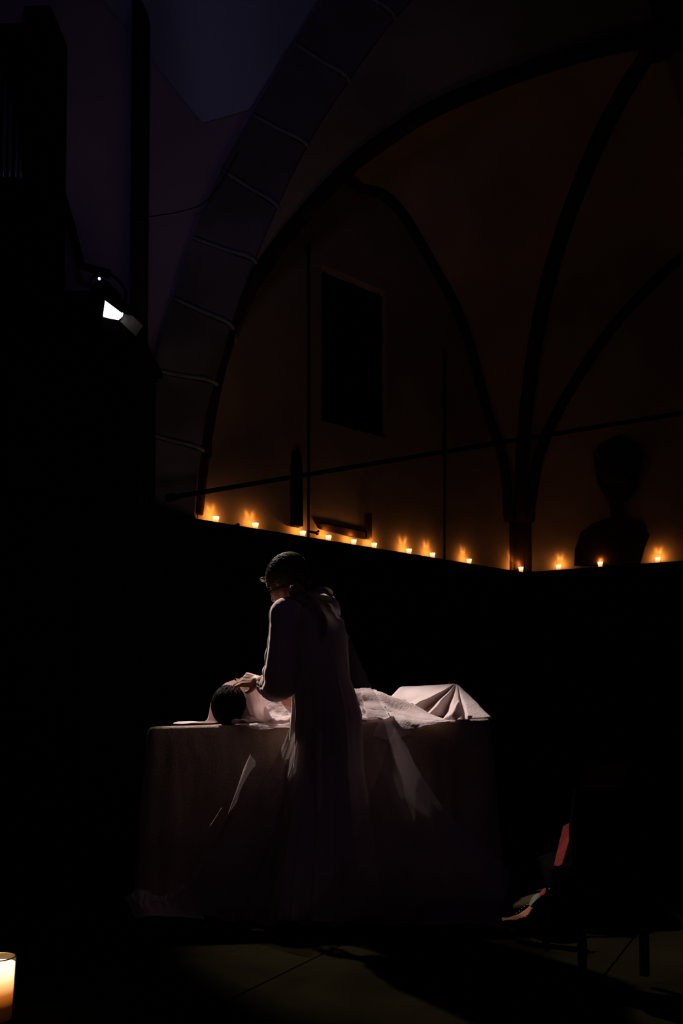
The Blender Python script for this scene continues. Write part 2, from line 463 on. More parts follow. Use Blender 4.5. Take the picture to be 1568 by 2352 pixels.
# window in the deep opening
c0 = Ax + dL*((h0+h1)/2) - nL*0.055
RW = Matrix(((dL.x, -nL.x, 0), (dL.y, -nL.y, 0), (0, 0, 1)))
win = tag(bpy.data.objects.new('window_1', None), kind='structure'); COL.objects.link(win); win.location = (c0.x, c0.y, 3.52)
obj('pane', box((c0.x, c0.y, 4.08), (.73, .01, 1.34), RW), M['night_glass'], win, smooth=False)
fr = []
for k in (-.31, 0, .31): fr.append(box(Vector((c0.x, c0.y, 4.08)) + RW @ Vector((k,-.01,0)), (.035,.02,1.30), RW))
for k in (-.60,-.2,.2,.60): fr.append(box(Vector((c0.x, c0.y, 4.08)) + RW @ Vector((0,-.01,k)), (.72,.018,.03), RW))
obj('window_frame', join(*fr), M['iron'], win, smooth=False)

# dark panelling with the ledge -------------------------------------
def off2(P, n, d): return P + n*d
fA, fB = Ax + nL*.16, Bx + nR*.16
# corner of the two front lines
def isect(p, d, q, e):
    k = ((q.x-p.x)*e.y - (q.y-p.y)*e.x) / (d.x*e.y - d.y*e.x); return p + d*k
fC = isect(fA, dL, fB, dR)
fE = fA - dL*0.95
bA, bC, bB = Ax - dL*0.95 - nL*.02, Cx.copy(), Bx.copy()
front = [Vector((-5.0, fE.y-.25)), fE, fC, fB]
back = [Vector((-5.0, fE.y+.2)), bA, bC, bB]
def ledge_mesh():
    V, Fc = [], []
    for f_, b_ in zip(front, back):
        V += [(f_.x, f_.y, LEDGE), (b_.x, b_.y, LEDGE), (b_.x, b_.y, LEDGE-.05), (f_.x, f_.y, LEDGE-.05)]
    for i in range(3):
        a, b = i*4, i*4+4
        for q in range(4): Fc.append((a+q, a+(q+1) % 4, b+(q+1) % 4, b+q))
    return V, Fc
struct('trim_8', ledge_mesh(), M['dark_wood'], smooth=False)
def panel_mesh():
    V, Fc = [], []
    fr2 = [Vector((p.x, p.y)) for p in front]
    for i, p in enumerate(fr2):
        n = nL if i < 3 else nR
        q = p - n*.05
        V += [(q.x, q.y, 0), (q.x, q.y, LEDGE-.05)]
    for i in range(3): Fc.append((2*i, 2*i+2, 2*i+3, 2*i+1))
    out = [(V, Fc)]
    for P, D, n, L_ in ((fE, dL, nL, (fC-fE).length), (fC, dR, nR, (fB-fC).length)):
        k = int(L_/.62); R3_ = Matrix(((D.x, n.x, 0), (D.y, n.y, 0), (0, 0, 1)))
        for j in range(k+1):
            c = P + D*(L_*j/k) - n*.035; out.append(box((c.x, c.y, 1.12), (.07, .05, 2.2), R3_))
        for z in (.15, 1.1, 2.2):
            c = P + D*L_/2 - n*.035; out.append(box((c.x, c.y, z), (L_, .04, .08), R3_))
    return join(*out)
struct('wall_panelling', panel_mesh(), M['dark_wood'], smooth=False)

# iron tie rod across the chancel
tr = empty('tie_rod', W(390,1143,6.3), 'thin dark iron tie rod slanting across the chancel above the row of candles', 'tie rod')
obj('rod', tube([W(390,1143,6.3), W(1000,1041,6.42), W(1700,927,6.55)], 0.017, 10), M['iron'], tr)
obj('anchor', tube([W(384,1144,6.28), W(400,1141,6.32)], 0.03, 10), M['iron'], tr)

# hanging cables, brackets and frames on the wall --------------------
def cable(px, y0, y1, off, r, label):
    p0 = Ax + nL*off
    a = WP(px, y0, p0, dL); b = WP(px, y1, p0, dL)
    o = obj('cable', tube([a, a.lerp(b,.5)+Vector((.004,0,0)), b], r, 8), M['iron']); tag(o, label, 'cable', 'cables on the chancel wall')
cable(708, 560, 1234, .05, .011, 'thin dark cable down the chancel wall, just right of the third candle')
cable(1020, 800, 1290, .05, .012, 'thin dark cable down the chancel wall, right of the eighth candle')
def wp(px, py, off=.05): return WP(px, py, Ax + nL*off, dL)
def slab(pts, off=.05, d=.04):
    return prism([wp(x, y, off) for x, y in pts], Vector((-nL.x, -nL.y, 0))*d)
tag(obj('wall_post', slab([(678,1206),(696,1209),(695,1100),(693,1050),(686,1028),(680,1036),(678,1100)], .09, .07), M['iron'], smooth=False),
    'dark upright post standing between ledge and tie rod behind the third candle', 'post')
lf = empty('shelf_bracket', wp(852,1238,.09), 'brown L-shaped wooden rail with upright end standing behind the fourth to sixth candles', 'rail')
obj('rail', slab([(731,1202),(760,1206),(844,1224),(844,1238),(800,1230),(738,1214)], .04, .03), M['rib'], lf, smooth=False)
obj('upright', slab([(843,1178),(854,1180),(854,1238),(843,1236)], .05, .04), M['rib'], lf, smooth=False)
tag(obj('wood_stub', prism([WP(x,y,Ax+nL*.11,dL) for x,y in [(541,1209),(546,1201),(551,1203),(547,1213)]], (-.02,.03,0)), M['iron'], smooth=False),
    'small dark stub leaning on the ledge between the two leftmost candles', 'stub')
tw = [WP(x,y,Ax+nL*.10,dL) for x,y in [(706,1219),(716,1222),(724,1223),(732,1220)]]
tw2 = [WP(x,y,Ax+nL*.10,dL) for x,y in [(722,1223),(728,1227),(731,1226)]]
tag(obj('cable_hook', join(tube(crom(tw,10), .010, 6), tube(tw2, .008, 6)), M['iron']), 'small dark branching hook beside the cable right of the third candle', 'hook')

# carved wall monument on the right wall
def rp(px, py, off=.1): return WP(px, py, Cx + nR*off, dR)
mon = empty('wall_monument', rp(1415,1290), 'dark carved wall monument with crest above a scrolled base on the right chancel wall', 'monument')
crest = [(1368,1075),(1362,1045),(1378,1022),(1400,1012),(1420,1003),(1440,1015),(1462,1022),(1478,1048),(1468,1080),(1462,1120),(1440,1148),(1415,1160),(1392,1145),(1374,1115)]
obj('crest', prism([rp(x,y,.02) for x,y in crest], (nR.x*.05, nR.y*.05, 0)), M['rib'], mon, smooth=False, sub=0)
obj('medallion', lathe([(.0,.0),(.14,.01),(.18,.05),(.17,.09),(.10,.13),(0,.14)], rp(1415,1075,.06), 20, Matrix(((dR.x,0,nR.x),(dR.y,0,nR.y),(0,1,0)))), M['rib'], mon)
obj('neck', prism([rp(x,y,.02) for x,y in [(1400,1150),(1430,1150),(1425,1195),(1404,1195)]], (nR.x*.04, nR.y*.04, 0)), M['rib'], mon, smooth=False)
obj('base', prism([rp(x,y,.02) for x,y in [(1335,1225),(1360,1205),(1400,1190),(1440,1190),(1475,1208),(1492,1228),(1480,1262),(1470,1300),(1320,1300),(1322,1262)]], (nR.x*.045, nR.y*.045, 0)), M['rib'], mon, smooth=False)

# ================================================================== VOTIVE CANDLES ON THE LEDGE
def votive():
    root = empty('votive_candle', (0,0,0), None, None)
    cup = [(0.004,0.0),(0.019,0.0),(0.020,0.006),(0.0225,0.03),(0.0265,0.052),(0.0275,0.064),(0.0262,0.064),(0.0212,0.030),(0.0185,0.008),(0.004,0.005)]
    obj('glass', lathe(cup, k=20), M['glass'], root, local=True)
    waxp = [(0.0,0.008),(0.0178,0.009),(0.0205,0.030),(0.0252,0.052),(0.0258,0.060),(0.020,0.061),(0.0,0.060)]
    obj('wax', lathe(waxp, k=20), M['wax_small'], root, local=True)
    obj('flame', lathe([(0,.0605),(.0025,.0615),(.0028,.0625),(0,.0638)], k=10), M['flame'], root, local=True)
    return root
def candle_light(r0, nrm):
    """flame light; the glass throws two bright streaks up the wall behind"""
    l = bpy.data.lights.new('flame_light', 'POINT'); l.energy = 0.80; l.color = (1.0, 0.36, 0.07); l.shadow_soft_size = 0.012
    l.use_nodes = True; nt = l.node_tree; N = nt.nodes; L = nt.links
    em = N['Emission']; tc = N.new('ShaderNodeTexCoord')
    total = None
    def lobe(v, sharp, amp):
        nonlocal total
        d = N.new('ShaderNodeVectorMath'); d.operation = 'DOT_PRODUCT'
        L.new(tc.outputs['Normal'], d.inputs[0]); d.inputs[1].default_value = v.normalized()
        p = N.new('ShaderNodeMath'); p.operation = 'POWER'; p.use_clamp = False
        mx = N.new('ShaderNodeMath'); mx.operation = 'MAXIMUM'; mx.inputs[1].default_value = 0
        L.new(d.outputs['Value'], mx.inputs[0]); L.new(mx.outputs[0], p.inputs[0]); p.inputs[1].default_value = sharp
        q = N.new('ShaderNodeMath'); q.operation = 'MULTIPLY'; q.inputs[1].default_value = amp
        L.new(p.outputs[0], q.inputs[0])
        if total is None:
            s = N.new('ShaderNodeMath'); s.operation = 'ADD'; s.inputs[1].default_value = 0.22; L.new(q.outputs[0], s.inputs[0])
        else:
            s = N.new('ShaderNodeMath'); s.operation = 'ADD'; L.new(total, s.inputs[0]); L.new(q.outputs[0], s.inputs[1])
        total = s.outputs[0]
    n3 = Vector((-nrm.x, -nrm.y, 0)); t3 = Vector((n3.y, -n3.x, 0))
    a = random.uniform(.16,.30); e1 = random.uniform(.60,.78); e2 = e1 + random.uniform(-.08,.08)
    lobe(n3 + Vector((0,0,-.05)), 2.2, 2.6)
    lobe(n3 + t3*a + Vector((0,0,e1)), 260, random.uniform(3.5,8.0))
    lobe(n3 - t3*a + Vector((0,0,e2)), 260, random.uniform(3.5,8.0))
    lobe(n3 + t3*a*1.5 + Vector((0,0,e1*1.5)), 130, random.uniform(1.6,4.5))
    lobe(n3 - t3*a*1.5 + Vector((0,0,e2*1.5)), 130, random.uniform(1.6,4.5))
    L.new(total, em.inputs['Strength'])
    o = bpy.data.objects.new('flame_light', l); COL.objects.link(o); o.parent = r0; o.location = (0,0,.074)
    return o
cand = [(495,'leftmost lit votive candle on the dark ledge, beside the stone arch'),
 (586,'second lit votive candle from the left, right of the small leaning stub'),
 (695,'third lit votive candle from the left, just left of a hanging cable'),
 (754,'fourth lit votive candle from the left, first one right of the left cable'),
 (812,'fifth lit votive candle from the left, in front of the brown rail'),
 (859,'sixth lit votive candle from the left, beside the upright end of the brown rail'),
 (939,'seventh lit votive candle from the left, right of the brown rail'),
 (993,'eighth lit votive candle from the left, just left of the right-hand cable'),
 (1077,'ninth lit votive candle from the left, between right-hand cable and corner shaft'),
 (1196,'lit votive candle standing in front of the corner wall shaft'),
 (1282,'first lit votive candle right of the corner wall shaft'),
 (1378,'lit votive candle below the left side of the carved wall monument'),
 (1510,'rightmost lit votive candle on the ledge, right of the wall monument')]
proto = votive()
lineC = isect(Ax + nL*.085, dL, Bx + nR*.085, dR)
for i, (px, lab) in enumerate(cand):
    if i == 0: r_ = proto
    else:
        r_ = proto.copy(); COL.objects.link(r_)
        for ch in list(proto.children):
            if ch.type == 'MESH':
                c = ch.copy(); COL.objects.link(c); c.parent = r_
    right = px > 1200
    n_ = nR if right else nL
    p = WP(px, 1300, (Cx + nR*.085) if right else (Ax + nL*.085), dR if right else dL)
    if px == 1196: p = Vector((fC.x+ .0, fC.y + .04, 0)); q = WP(px, 1300, Vector((p.x,p.y)), Vector((1,0))); p = q
    r_.location = (p.x, p.y, LEDGE)
    tag(r_, lab, 'candle', 'votive candles along the ledge')
    candle_light(r_, n_)

# ================================================================== ORGAN GALLERY, LEFT
gal = empty('organ_gallery', (-3.0, 6.1, LEDGE), 'dark wooden gallery projecting from the wall at the left edge', 'gallery')
gx = W(330, 900, 6.1).x; zt = W(330, 800, 6.1).z
g2 = W(205, 700, 6.1).x; zt2 = W(200, 668, 6.1).z
def bb(x0,x1,y0,y1,z0,z1): return box(((x0+x1)/2,(y0+y1)/2,(z0+z1)/2),(x1-x0,y1-y0,z1-z0))
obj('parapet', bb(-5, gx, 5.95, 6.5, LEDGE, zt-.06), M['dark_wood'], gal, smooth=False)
obj('cornice', join(bb(-5, gx+.05, 5.90, 6.5, zt-.06, zt-.02), bb(-5, gx+.02, 5.93, 6.5, zt-.09, zt-.06)), M['dark_wood'], gal, smooth=False)
for px_ in (gx-.06, gx-.86): obj('rail_post', bb(px_-.04, px_+.04, 5.9, 5.95, LEDGE, zt-.09), M['dark_wood'], gal, smooth=False)
orgn = empty('pipe_organ', (-3.0, 6.3, zt-.02), 'dark pipe organ case with slender upright pipes in the upper left corner', 'organ')
obj('case', join(bb(-5, g2, 6.10, 6.5, zt-.02, zt2), bb(-5, W(122,300,6.2).x, 6.28, 6.5, zt2, 6.0), bb(W(60,300,6.2).x, W(122,300,6.2).x, 6.12, 6.28, zt2, 6.0)), M['dark_wood'], orgn, smooth=False)
for k, (px, yt) in enumerate([(-22,110),(-6,150),(8,190),(22,230),(36,285),(48,340)]):
    a = W(px, 420, 6.15); b = W(px, yt, 6.15)
    o = obj('pipe', join(tube([(a.x,6.15,a.z),(a.x,6.15,a.z+.1),(a.x,6.15,b.z)], [.006,.017,.017], 12)), M['pipe_metal'], orgn)
obj('impost', bb(-3.2, W(60,300,6.2).x, 6.08, 6.28, W(0,432,6.15).z-.1, W(0,420,6.15).z), M['dark_wood'], orgn, smooth=False)
# wall shaft (dark) beside the organ
pc0 = W(322, 0, 6.38)
struct('trim_9', tube([(W(318,800,6.38).x, 6.38, zt-.02), (W(318,800,6.38).x, 6.38, 5.0), (W(318,800,6.38).x, 6.38, 8.2)], .067, 16), M['rib'])
wire = crom([W(296,494,6.3), W(318,499,6.3), W(345,497,6.3), W(420,484,6.35), W(480,455,6.4), W(548,348,6.46)], 30)
tag(obj('wire', tube(wire, .004, 6), M['iron']), 'fine dark wire from the dark wall shaft across to the stone arch', 'wire')

# ================================================================== SPOTLIGHT
sp = empty('spotlight', LAMP, 'lit theatre spotlight with open barn doors mounted on the left gallery', 'spotlight')
back_ = -AX
RS = AX.to_track_quat('Z', 'Y').to_matrix()
def hous(prof): return lathe(prof, LAMP, 28, RS)
obj('housing', hous([(0,-.34),(.06,-.34),(.075,-.31),(.08,-.20),(.092,-.19),(.098,-.06),(.105,-.02),(.105,.0),(.088,.0),(.085,-.05),(0,-.06)]), M['black_metal'], sp)
def lens_poly(pts, d=0.0): return [WN(x, y, LAMP + AX*d, AX) for x, y in pts]
obj('lens', prism(lens_poly([(243,694),(252,699),(275,717),(283,720),(281,727),(272,735),(255,732),(238,728),(240,708)], .03), -AX*.02), M['lamp_glow'], sp, smooth=False)
def leaf(pts_d, m, nm='barn_door'):
    pts = [WN(x, y, LAMP + AX*d, AX) for x, y, d in pts_d]
    n = (pts[1]-pts[0]).cross(pts[2]-pts[0]).normalized()
    return obj(nm, prism(pts, n*.004), m, sp, smooth=False)
leaf([(285,721,.04),(300,724,.07),(306,727,.09),(328,748,.17),(312,772,.17),(276,738,.04)], M['lamp_paint'])
leaf([(237,730,.03),(272,737,.03),(296,788,.16),(250,778,.16),(237,752,.09)], M['black_metal'])
leaf([(243,690,.03),(280,718,.03),(300,705,.12),(262,672,.12)], M['black_metal'])
leaf([(241,692,.03),(236,730,.03),(214,735,.13),(216,680,.13)], M['black_metal'])
yc = LAMP - AX*.16
sidev = AX.cross(Vector((0,0,1))).normalized()
yk = crom([yc + sidev*.12, yc + sidev*.125 + Vector((0,0,.12)), yc + Vector((0,.02,.2)), yc - sidev*.125 + Vector((0,0,.12)), yc - sidev*.12], 20)
obj('yoke', tube(yk, .011, 8), M['black_metal'], sp)
top = yc + Vector((0,.02,.2))
obj('arm', tube([top, W(186,610,6.1), W(160,510,6.12), W(135,425,6.14), W(110,330,6.2)], .032, 10), M['black_metal'], sp)
glint_at = W(228,640,5.86)  # highlight on the housing, put in as a small glowing bead
obj('indicator_light', lathe([(0,-.010),(.007,-.008),(.010,0),(.007,.008),(0,.010)], glint_at, 12), M['led'], sp)

# ================================================================== COVERED TABLE
NLp, NRp = W(338,1671,3.86), W(1130,1651,4.08)
ex = Vector((NRp.x-NLp.x, NRp.y-NLp.y, 0)); TLn = ex.length; ex.normalize(); ey = Vector((-ex.y, ex.x, 0)); TD = .76
def tz(u): return NLp.z + (NRp.z-NLp.z)*u           # u along the table
def T(u, v, z=0):                                   # table coordinates 0..1, 0..1
    p = Vector((NLp.x, NLp.y, 0)) + ex*TLn*u + ey*TD*v; p.z = tz(u) + z; return p
tb = empty('table', T(.5,.5,-tz(.5)), 'long table hidden under a floor-length cloth, carrying the lying figure', 'table')
def slabq(u0,u1,v0,v1,z0,z1):
    V = []
    for u,v in ((u0,v0),(u1,v0),(u1,v1),(u0,v1)):
        for z in (z0,z1): V.append(T(u,v,z))
    return V, [(0,2,4,6),(7,5,3,1),(0,1,3,2),(2,3,5,4),(4,5,7,6),(6,7,1,0)]
obj('tabletop', slabq(.015,.985,.03,.97,-.045,-.012), M['dark_wood'], tb, smooth=False)
for u in (.05,.95):
    for v in (.1,.9):
        a = T(u,v,-.045); obj('leg', box((a.x,a.y,a.z/2),(.05,.05,a.z)), M['dark_wood'], tb, smooth=False)
def tablecloth():
    pts = []; r = .035                                # rounded perimeter
    def corner(cu, cv, a0):
        c = Vector((NLp.x, NLp.y, 0)) + ex*cu + ey*cv
        for k in range(5):
            a = a0 + PI/2*k/4; pts.append((c + ex*math.cos(a)*r + ey*math.sin(a)*r, ex*math.cos(a) + ey*math.sin(a), cu/TLn))
    def side(c0, c1, nrm, n):
        for k in range(1, n):
            c = c0.lerp(c1, k/n); p = Vector((NLp.x,NLp.y,0)) + ex*c.x + ey*c.y + nrm*r
            pts.append((p, nrm, c.x/TLn))
    A_, B_, C_, D_ = Vector((r,r)), Vector((TLn-r,r)), Vector((TLn-r,TD-r)), Vector((r,TD-r))
    corner(r, r, PI); side(A_, B_, -ey, 110); corner(TLn-r, r, -PI/2); side(B_, C_, ex, 50)
    corner(TLn-r, TD-r, 0); side(C_, D_, ey, 110); corner(r, TD-r, PI/2); side(D_, A_, -ex, 50)
    n = len(pts); rows = []
    levels = [(0.0,0.0,-.02),(0.0,.001,-.008),(.002,.012,.0)] + [(.0, .02+.8*k/26, .004) for k in range(1,27)]
    for li, (dd, drop, inn) in enumerate(levels):
        row = []
        for k in range(n):
            p, nn, u = pts[k]; zt_ = tz(max(0,min(1,u)))
            h = drop/.82 if li > 2 else 0
            z = zt_ - (zt_-.012)*h if li > 2 else zt_ - drop
            fl = (.06*h + .008*math.sin(k*.55+math.sin(k*.13)*3)*h + .035*h*noise.noise(Vector((k*.05, h*1.2, 3))) + .006*noise.noise(Vector((k*.35,h*5,1))))
            if li < 3: q = p - nn*(r*(1-li/2)*.9)*(1 if li < 2 else 0); q = p - nn*[.03,.012,.002][li]
            else: q = p + nn*fl
            q = Vector((q.x, q.y, z)); row.append(q)
        row.append(row[0].copy()); rows.append(row)
    V, Fc = grid(rows)
    topv = []                                         # top surface
    g = grid([[T(u/24, v/10, -.001 + .002*noise.noise(Vector((u*.9, v*.9, 0)))) if 0 < u < 24 and 0 < v < 10 else T(min(max(u/24,.012),.988), min(max(v/10,.025),.975), -.001) for u in range(25)] for v in range(11)])
    return join((V, Fc), g)
tag(obj('tablecloth', tablecloth(), M['cloth'], thick=.002), 'dim brown floor-length cloth draped over the long table', 'tablecloth')
# bunched pale cloth on the floor at the left foot of the table
pl = [[W(282,2062,3.86),W(305,2050,3.84),W(335,2042,3.84),W(370,2056,3.82),W(400,2040,3.84),W(430,2034,3.8)],
      [W(290,2080,3.80),W(318,2060,3.76),W(345,2070,3.74),W(372,2064,3.74),W(400,2062,3.74),W(436,2048,3.74)],
      [W(300,2094,3.77),W(325,2080,3.72),W(352,2084,3.72),W(380,2078,3.71),W(410,2080,3.72),W(450,2080,3.72)],
      [W(312,2108,3.71),W(335,2104,3.68),W(362,2106,3.68),W(392,2104,3.68),W(420,2108,3.69),W(474,2112,3.69)]]
def pf(u, v): return Vector((0, 0, abs(.014*math.sin(u*26+v*3)*math.sin(PI*min(1,v*1.1)))))
tag(obj('bunched_cloth', patch(pl, 50, 26, .012, 16, 2, pf), M['sheet'], thick=.002), 'pale cloth bunched on the floor at the left foot of the table', 'cloth')

# ================================================================== LYING PERSON
HD = W(530,1617,4.08)
ly = empty('person', T(.5,.5,0), 'person lying on the table, dark hair, face up under a pale shroud', 'person')
Rh = frame((.14,.22,.96), (-.10,-.97,.25))            # face up, crown towards the onlooker
def head_prims(c, R, s=1.0):
    def e(p, r): return ('e', c + R @ (Vector(p)*s), Vector(r)*s, R)
    def k(p0, r0, p1, r1): return ('c', c + R @ (Vector(p0)*s), r0*s, c + R @ (Vector(p1)*s), r1*s)
    P = [e((0,-.012,.028),(.074,.092,.086)), e((0,.030,-.035),(.060,.058,.075)), e((0,.056,-.088),(.030,.027,.022)),
         k((0,.084,.006),.008,(0,.106,-.030),.012), e((0,.092,-.036),(.019,.013,.009)),
         e((0,.086,-.060),(.023,.012,.006)), e((0,.084,-.070),(.020,.012,.007)), e((0,.078,.026),(.050,.014,.010))]
    for s_ in (-1,1):
        P += [e((s_*.036,.058,-.028),(.024,.024,.024)), e((s_*.074,-.004,-.010),(.008,.018,.030)), e((s_*.031,.074,.006),(.015,.011,.011)),
              k((s_*.052,.0,-.06),.022,(s_*.012,.062,-.088),.018)]
    return P
def hand_prims(wr, R, curl, side=1, thumb=(.55,.5,-.45)):
    """wrist at wr; local +Y along the fingers, +Z back of hand, thumb on side*X"""
    P = []
    def pt(x, y, z): return wr + R @ Vector((x, y, z))
    P.append(('c', pt(0,-.02,0), .024, pt(0,.02,0), .024))
    for x in (-.028,-.010,.010,.028):
        P.append(('c', pt(x*.55,.012,0), .015, pt(x,.088 - abs(x)*.25,.002), .0125))
    lens = {1:(.040,.024,.019), 2:(.044,.028,.020), 3:(.041,.026,.019), 4:(.032,.019,.016)}
    for fi in range(1,5):
        x = side*(.030 - (fi-1)*.0200); base = Vector((x, .088 - (.010 if fi == 4 else .003*abs(fi-2)), .002)); a = 0
        fan = side*(2-fi)*.06 + side*.03
        r = .0095 if fi < 4 else .0082; p = base
        for li, L_ in enumerate(lens[fi]):
            a += curl[li] + .06*(fi-2)
            d = Vector((math.sin(fan), math.cos(fan)*math.cos(a), -math.sin(a)))
            q = p + d*L_; P.append(('c', pt(*p), r, pt(*q), r*.9)); p = q; r *= .9
    p = Vector((side*.022,.022,-.006)); d = Vector((side*thumb[0],thumb[1],thumb[2])).normalized()
    q = p + d*.040; P.append(('c', pt(*p), .015, pt(*q), .0115))
    d2 = (d + Vector((-side*.15,.45,-.12))).normalized(); q2 = q + d2*.030; P.append(('c', pt(*q), .0113, pt(*q2), .0100))
    q3 = q2 + (d2 + Vector((-side*.2,.2,0))).normalized()*.022; P.append(('c', pt(*q2), .0098, pt(*q3), .0082))
    return P
bd = Vector((.80,.46,0)).normalized()                  # body direction along the table
neck = HD + Vector((.10,.16,-.05)); chest = HD + bd*.36 + Vector((0,.04,0)); chest.z = tz(.4)+.11
hip = Vector((.16,4.50,tz(.6)+.07)); sidb = Vector((-bd.y, bd.x, 0))
k1 = W(1046,1582,4.50); k2 = W(930,1590,4.66); k1.z = tz(.9)+.075; k2.z = tz(.8)+.075
ft1 = Vector((.56,4.32,tz(.95)+.05)); ft2 = Vector((.52,4.50,tz(.9)+.05))
PR = head_prims(HD, Rh, .95)
PR += [('c', HD + Vector((.03,.06,-.03)), .052, neck, .05), ('c', neck, .06, chest, .10),
       ('e', chest, Vector((.15,.17,.10)), Matrix((bd, sidb, Vector((0,0,1)))).transposed()),
       ('c', chest, .10, hip, .09), ('e', hip, Vector((.10,.16,.09)), Matrix((bd, sidb, Vector((0,0,1)))).transposed())]
for s_, kn, ft in ((-1,k1,ft1),(1,k2,ft2)):
    shd = neck + bd*.10 + sidb*s_*.15; shd.z = tz(.35)+.09
    el = shd + bd*.27 + sidb*s_*.05; el.z = tz(.5)+.05; wr_ = el + bd*.22 - sidb*s_*.10; wr_.z = tz(.6)+.11
    PR += [('c', neck, .055, shd, .052), ('c', shd, .048, el, .036), ('c', el, .036, wr_, .025)]
    PR += hand_prims(wr_, frame((bd - sidb*s_*.5), (0,0,1)), (.3,.25,.2), side=-s_)
    PR += [('c', hip + sidb*s_*.08 - Vector((0,0,.015)), .055, kn, .040), ('c', kn, .040, ft, .030), ('c', ft, .032, ft + Vector((.04,-.02,-.01)), .024)]
blob('body', PR, M['skin'], ly, .006, 5)
def hair_cap(c, R, rad, cen, keep, n=120):
    V, Fc, idx = [], [], {}
    for i in range(n//2+1):
        th = PI*i/(n//2)
        for j in range(n):
            ph = 2*PI*j/n
            d = Vector((math.sin(th)*math.cos(ph), math.sin(th)*math.sin(ph), math.cos(th)))
            k = 1 + .04*noise.noise(d*5) + .045*noise.noise(Vector((d.x*22, d.y*3, d.z*22))) + .022*noise.noise(Vector((d.x*48, d.y*6, d.z*48)))
            p = Vector(cen) + Vector((d.x*rad[0], d.y*rad[1], d.z*rad[2]))*k
            idx[(i,j)] = len(V); V.append(p)
    for i in range(n//2):
        for j in range(n):
            q = [idx[(i,j)], idx[(i+1,j)], idx[(i+1,(j+1)%n)], idx[(i,(j+1)%n)]]
            m_ = sum((V[a] for a in q), Vector())/4
            if keep(m_): Fc.append(tuple(q))
    return [c + R @ v for v in V], Fc
keep_l = lambda p: p.y < .052 + .55*(p.z-.02)*(1 if p.z > 0 else .6) and p.z > -.075 and p.y < .074
def strands(c, R, rad, cen, starts, n, length, r=.0011, seed=1, droop=0):
    rnd = random.Random(seed); out = []
    for _ in range(n):
        d, tdir = starts(rnd); pts = []
        d = d.normalized()
        for k in range(9):
            q = Vector(cen) + Vector((d.x*rad[0], d.y*rad[1], d.z*rad[2]))*(1.005+.045*rnd.random())
            pts.append(c + R @ q)
            t = tdir - d*tdir.dot(d); d = (d + t.normalized()*length/8 + Vector((rnd.gauss(0,.012), rnd.gauss(0,.012), rnd.gauss(0,.012)))).normalized()
        out.append(tube(pts, [r*.6, r, r, r*.4], 4, False))
    return join(*out)
def st_l(rnd): return Vector((rnd.uniform(-.8,.8), rnd.uniform(-.2,.9), rnd.uniform(.25,1))), Vector((rnd.uniform(-.3,.3),-1,-.25))
hl = join(hair_cap(HD, Rh, (.078,.093,.095), (0,-.012,.024), keep_l), strands(HD, Rh, (.078,.093,.095), (0,-.012,.024), st_l, 260, 1.6, .0012, 4))
obj('hair', hl, M['hair_dark'], ly, thick=.002)

# shroud: over the torso, over the raised knees, and lifted from the face ------------
shr = empty('shroud', T(.5,.5,0), 'thin pale pinkish shroud draped over the lying person, tented over the knees', 'shroud')
def torso_sheet():
    rows = []
    for j in range(70):
        row = []
        for i in range(110):
            u = .235 + .47*i/109; v = -.015 + .94*j/69
            p = T(u, v, 0)
            q = Vector((p.x, p.y)); a = Vector((neck.x, neck.y)); b = Vector((hip.x, hip.y)); ab = b-a
            t = (q-a).dot(ab)/ab.length_squared; tc_ = max(-.02,min(1.1,t)); d = (q-(a+ab*tc_)).length
            wdt = .19; hh = (.175 - .03*t)
            h = hh*math.exp(-(d/wdt)**2.6) if t > -.2 else 0
            rid = 1-abs(noise.noise(Vector((p.x*9+p.y*6, p.y*14-p.x*5, 1.3))))*2
            h += .012*max(0,rid)**2 + .008*noise.noise(Vector((p.x*24, p.y*30, 2))) + .010
            rip = 1-abs(noise.noise(Vector((p.x*16-p.y*9, p.y*22+p.x*9, 5.3))))*2
            h += .006*max(0,rip)**3
            p.z += h; row.append(p)
        rows.append(row)
    return grid(rows)
obj('torso_cover', torso_sheet(), M['sheet'], shr, thick=.0015)
def tri_sub(tris, lev, amp, sc):
    V, Fc, cache = [], [], {}
    def vid(p):
        key = (round(p.x,5), round(p.y,5), round(p.z,5))
        if key not in cache: cache[key] = len(V); V.append(p.copy())
        return cache[key]
    def rec(a,b,c,l):
        if l == 0: Fc.append((vid(a),vid(b),vid(c))); return
        ab,bc,ca = (a+b)/2,(b+c)/2,(c+a)/2
        rec(a,ab,ca,l-1); rec(ab,b,bc,l-1); rec(ca,bc,c,l-1); rec(ab,bc,ca,l-1)
    for t in tris: rec(*[Vector(x) for x in t], lev)
    # light smoothing so that the creases are rounded
    nb = [set() for _ in V]
    for f in Fc:
        for i in range(3): nb[f[i]].update((f[(i+1)%3], f[(i+2)%3]))
    edge = {}
    for f in Fc:
        for i in range(3):
            k = tuple(sorted((f[i], f[(i+1)%3]))); edge[k] = edge.get(k,0)+1
    bnd = set(i for k,c in edge.items() if c == 1 for i in k)
    for _ in range(2):
        N2 = []
        for i,v in enumerate(V):
            if i in bnd: N2.append(v); continue
            s = Vector()
            for j in nb[i]: s += V[j]
            N2.append(v*.5 + s/len(nb[i])*.5)
        V[:] = N2
    V = [v + Vector((noise.noise(v*sc), noise.noise(v*sc+Vector((5,0,0))), noise.noise(v*sc+Vector((0,5,0)))))*amp for v in V]
    return V, Fc
PK = W(1050,1569,4.46); RL = W(920,1576,4.68)
low = [W(893,1602,4.50), W(938,1613,4.40), W(953,1619,4.27), W(972,1634,4.36), W(982,1642,4.20), W(1022,1646,4.34), W(1030,1654,4.12),
       W(1058,1655,4.10), W(1064,1655,4.19), W(1078,1654,4.08), W(1131,1650,4.12)]
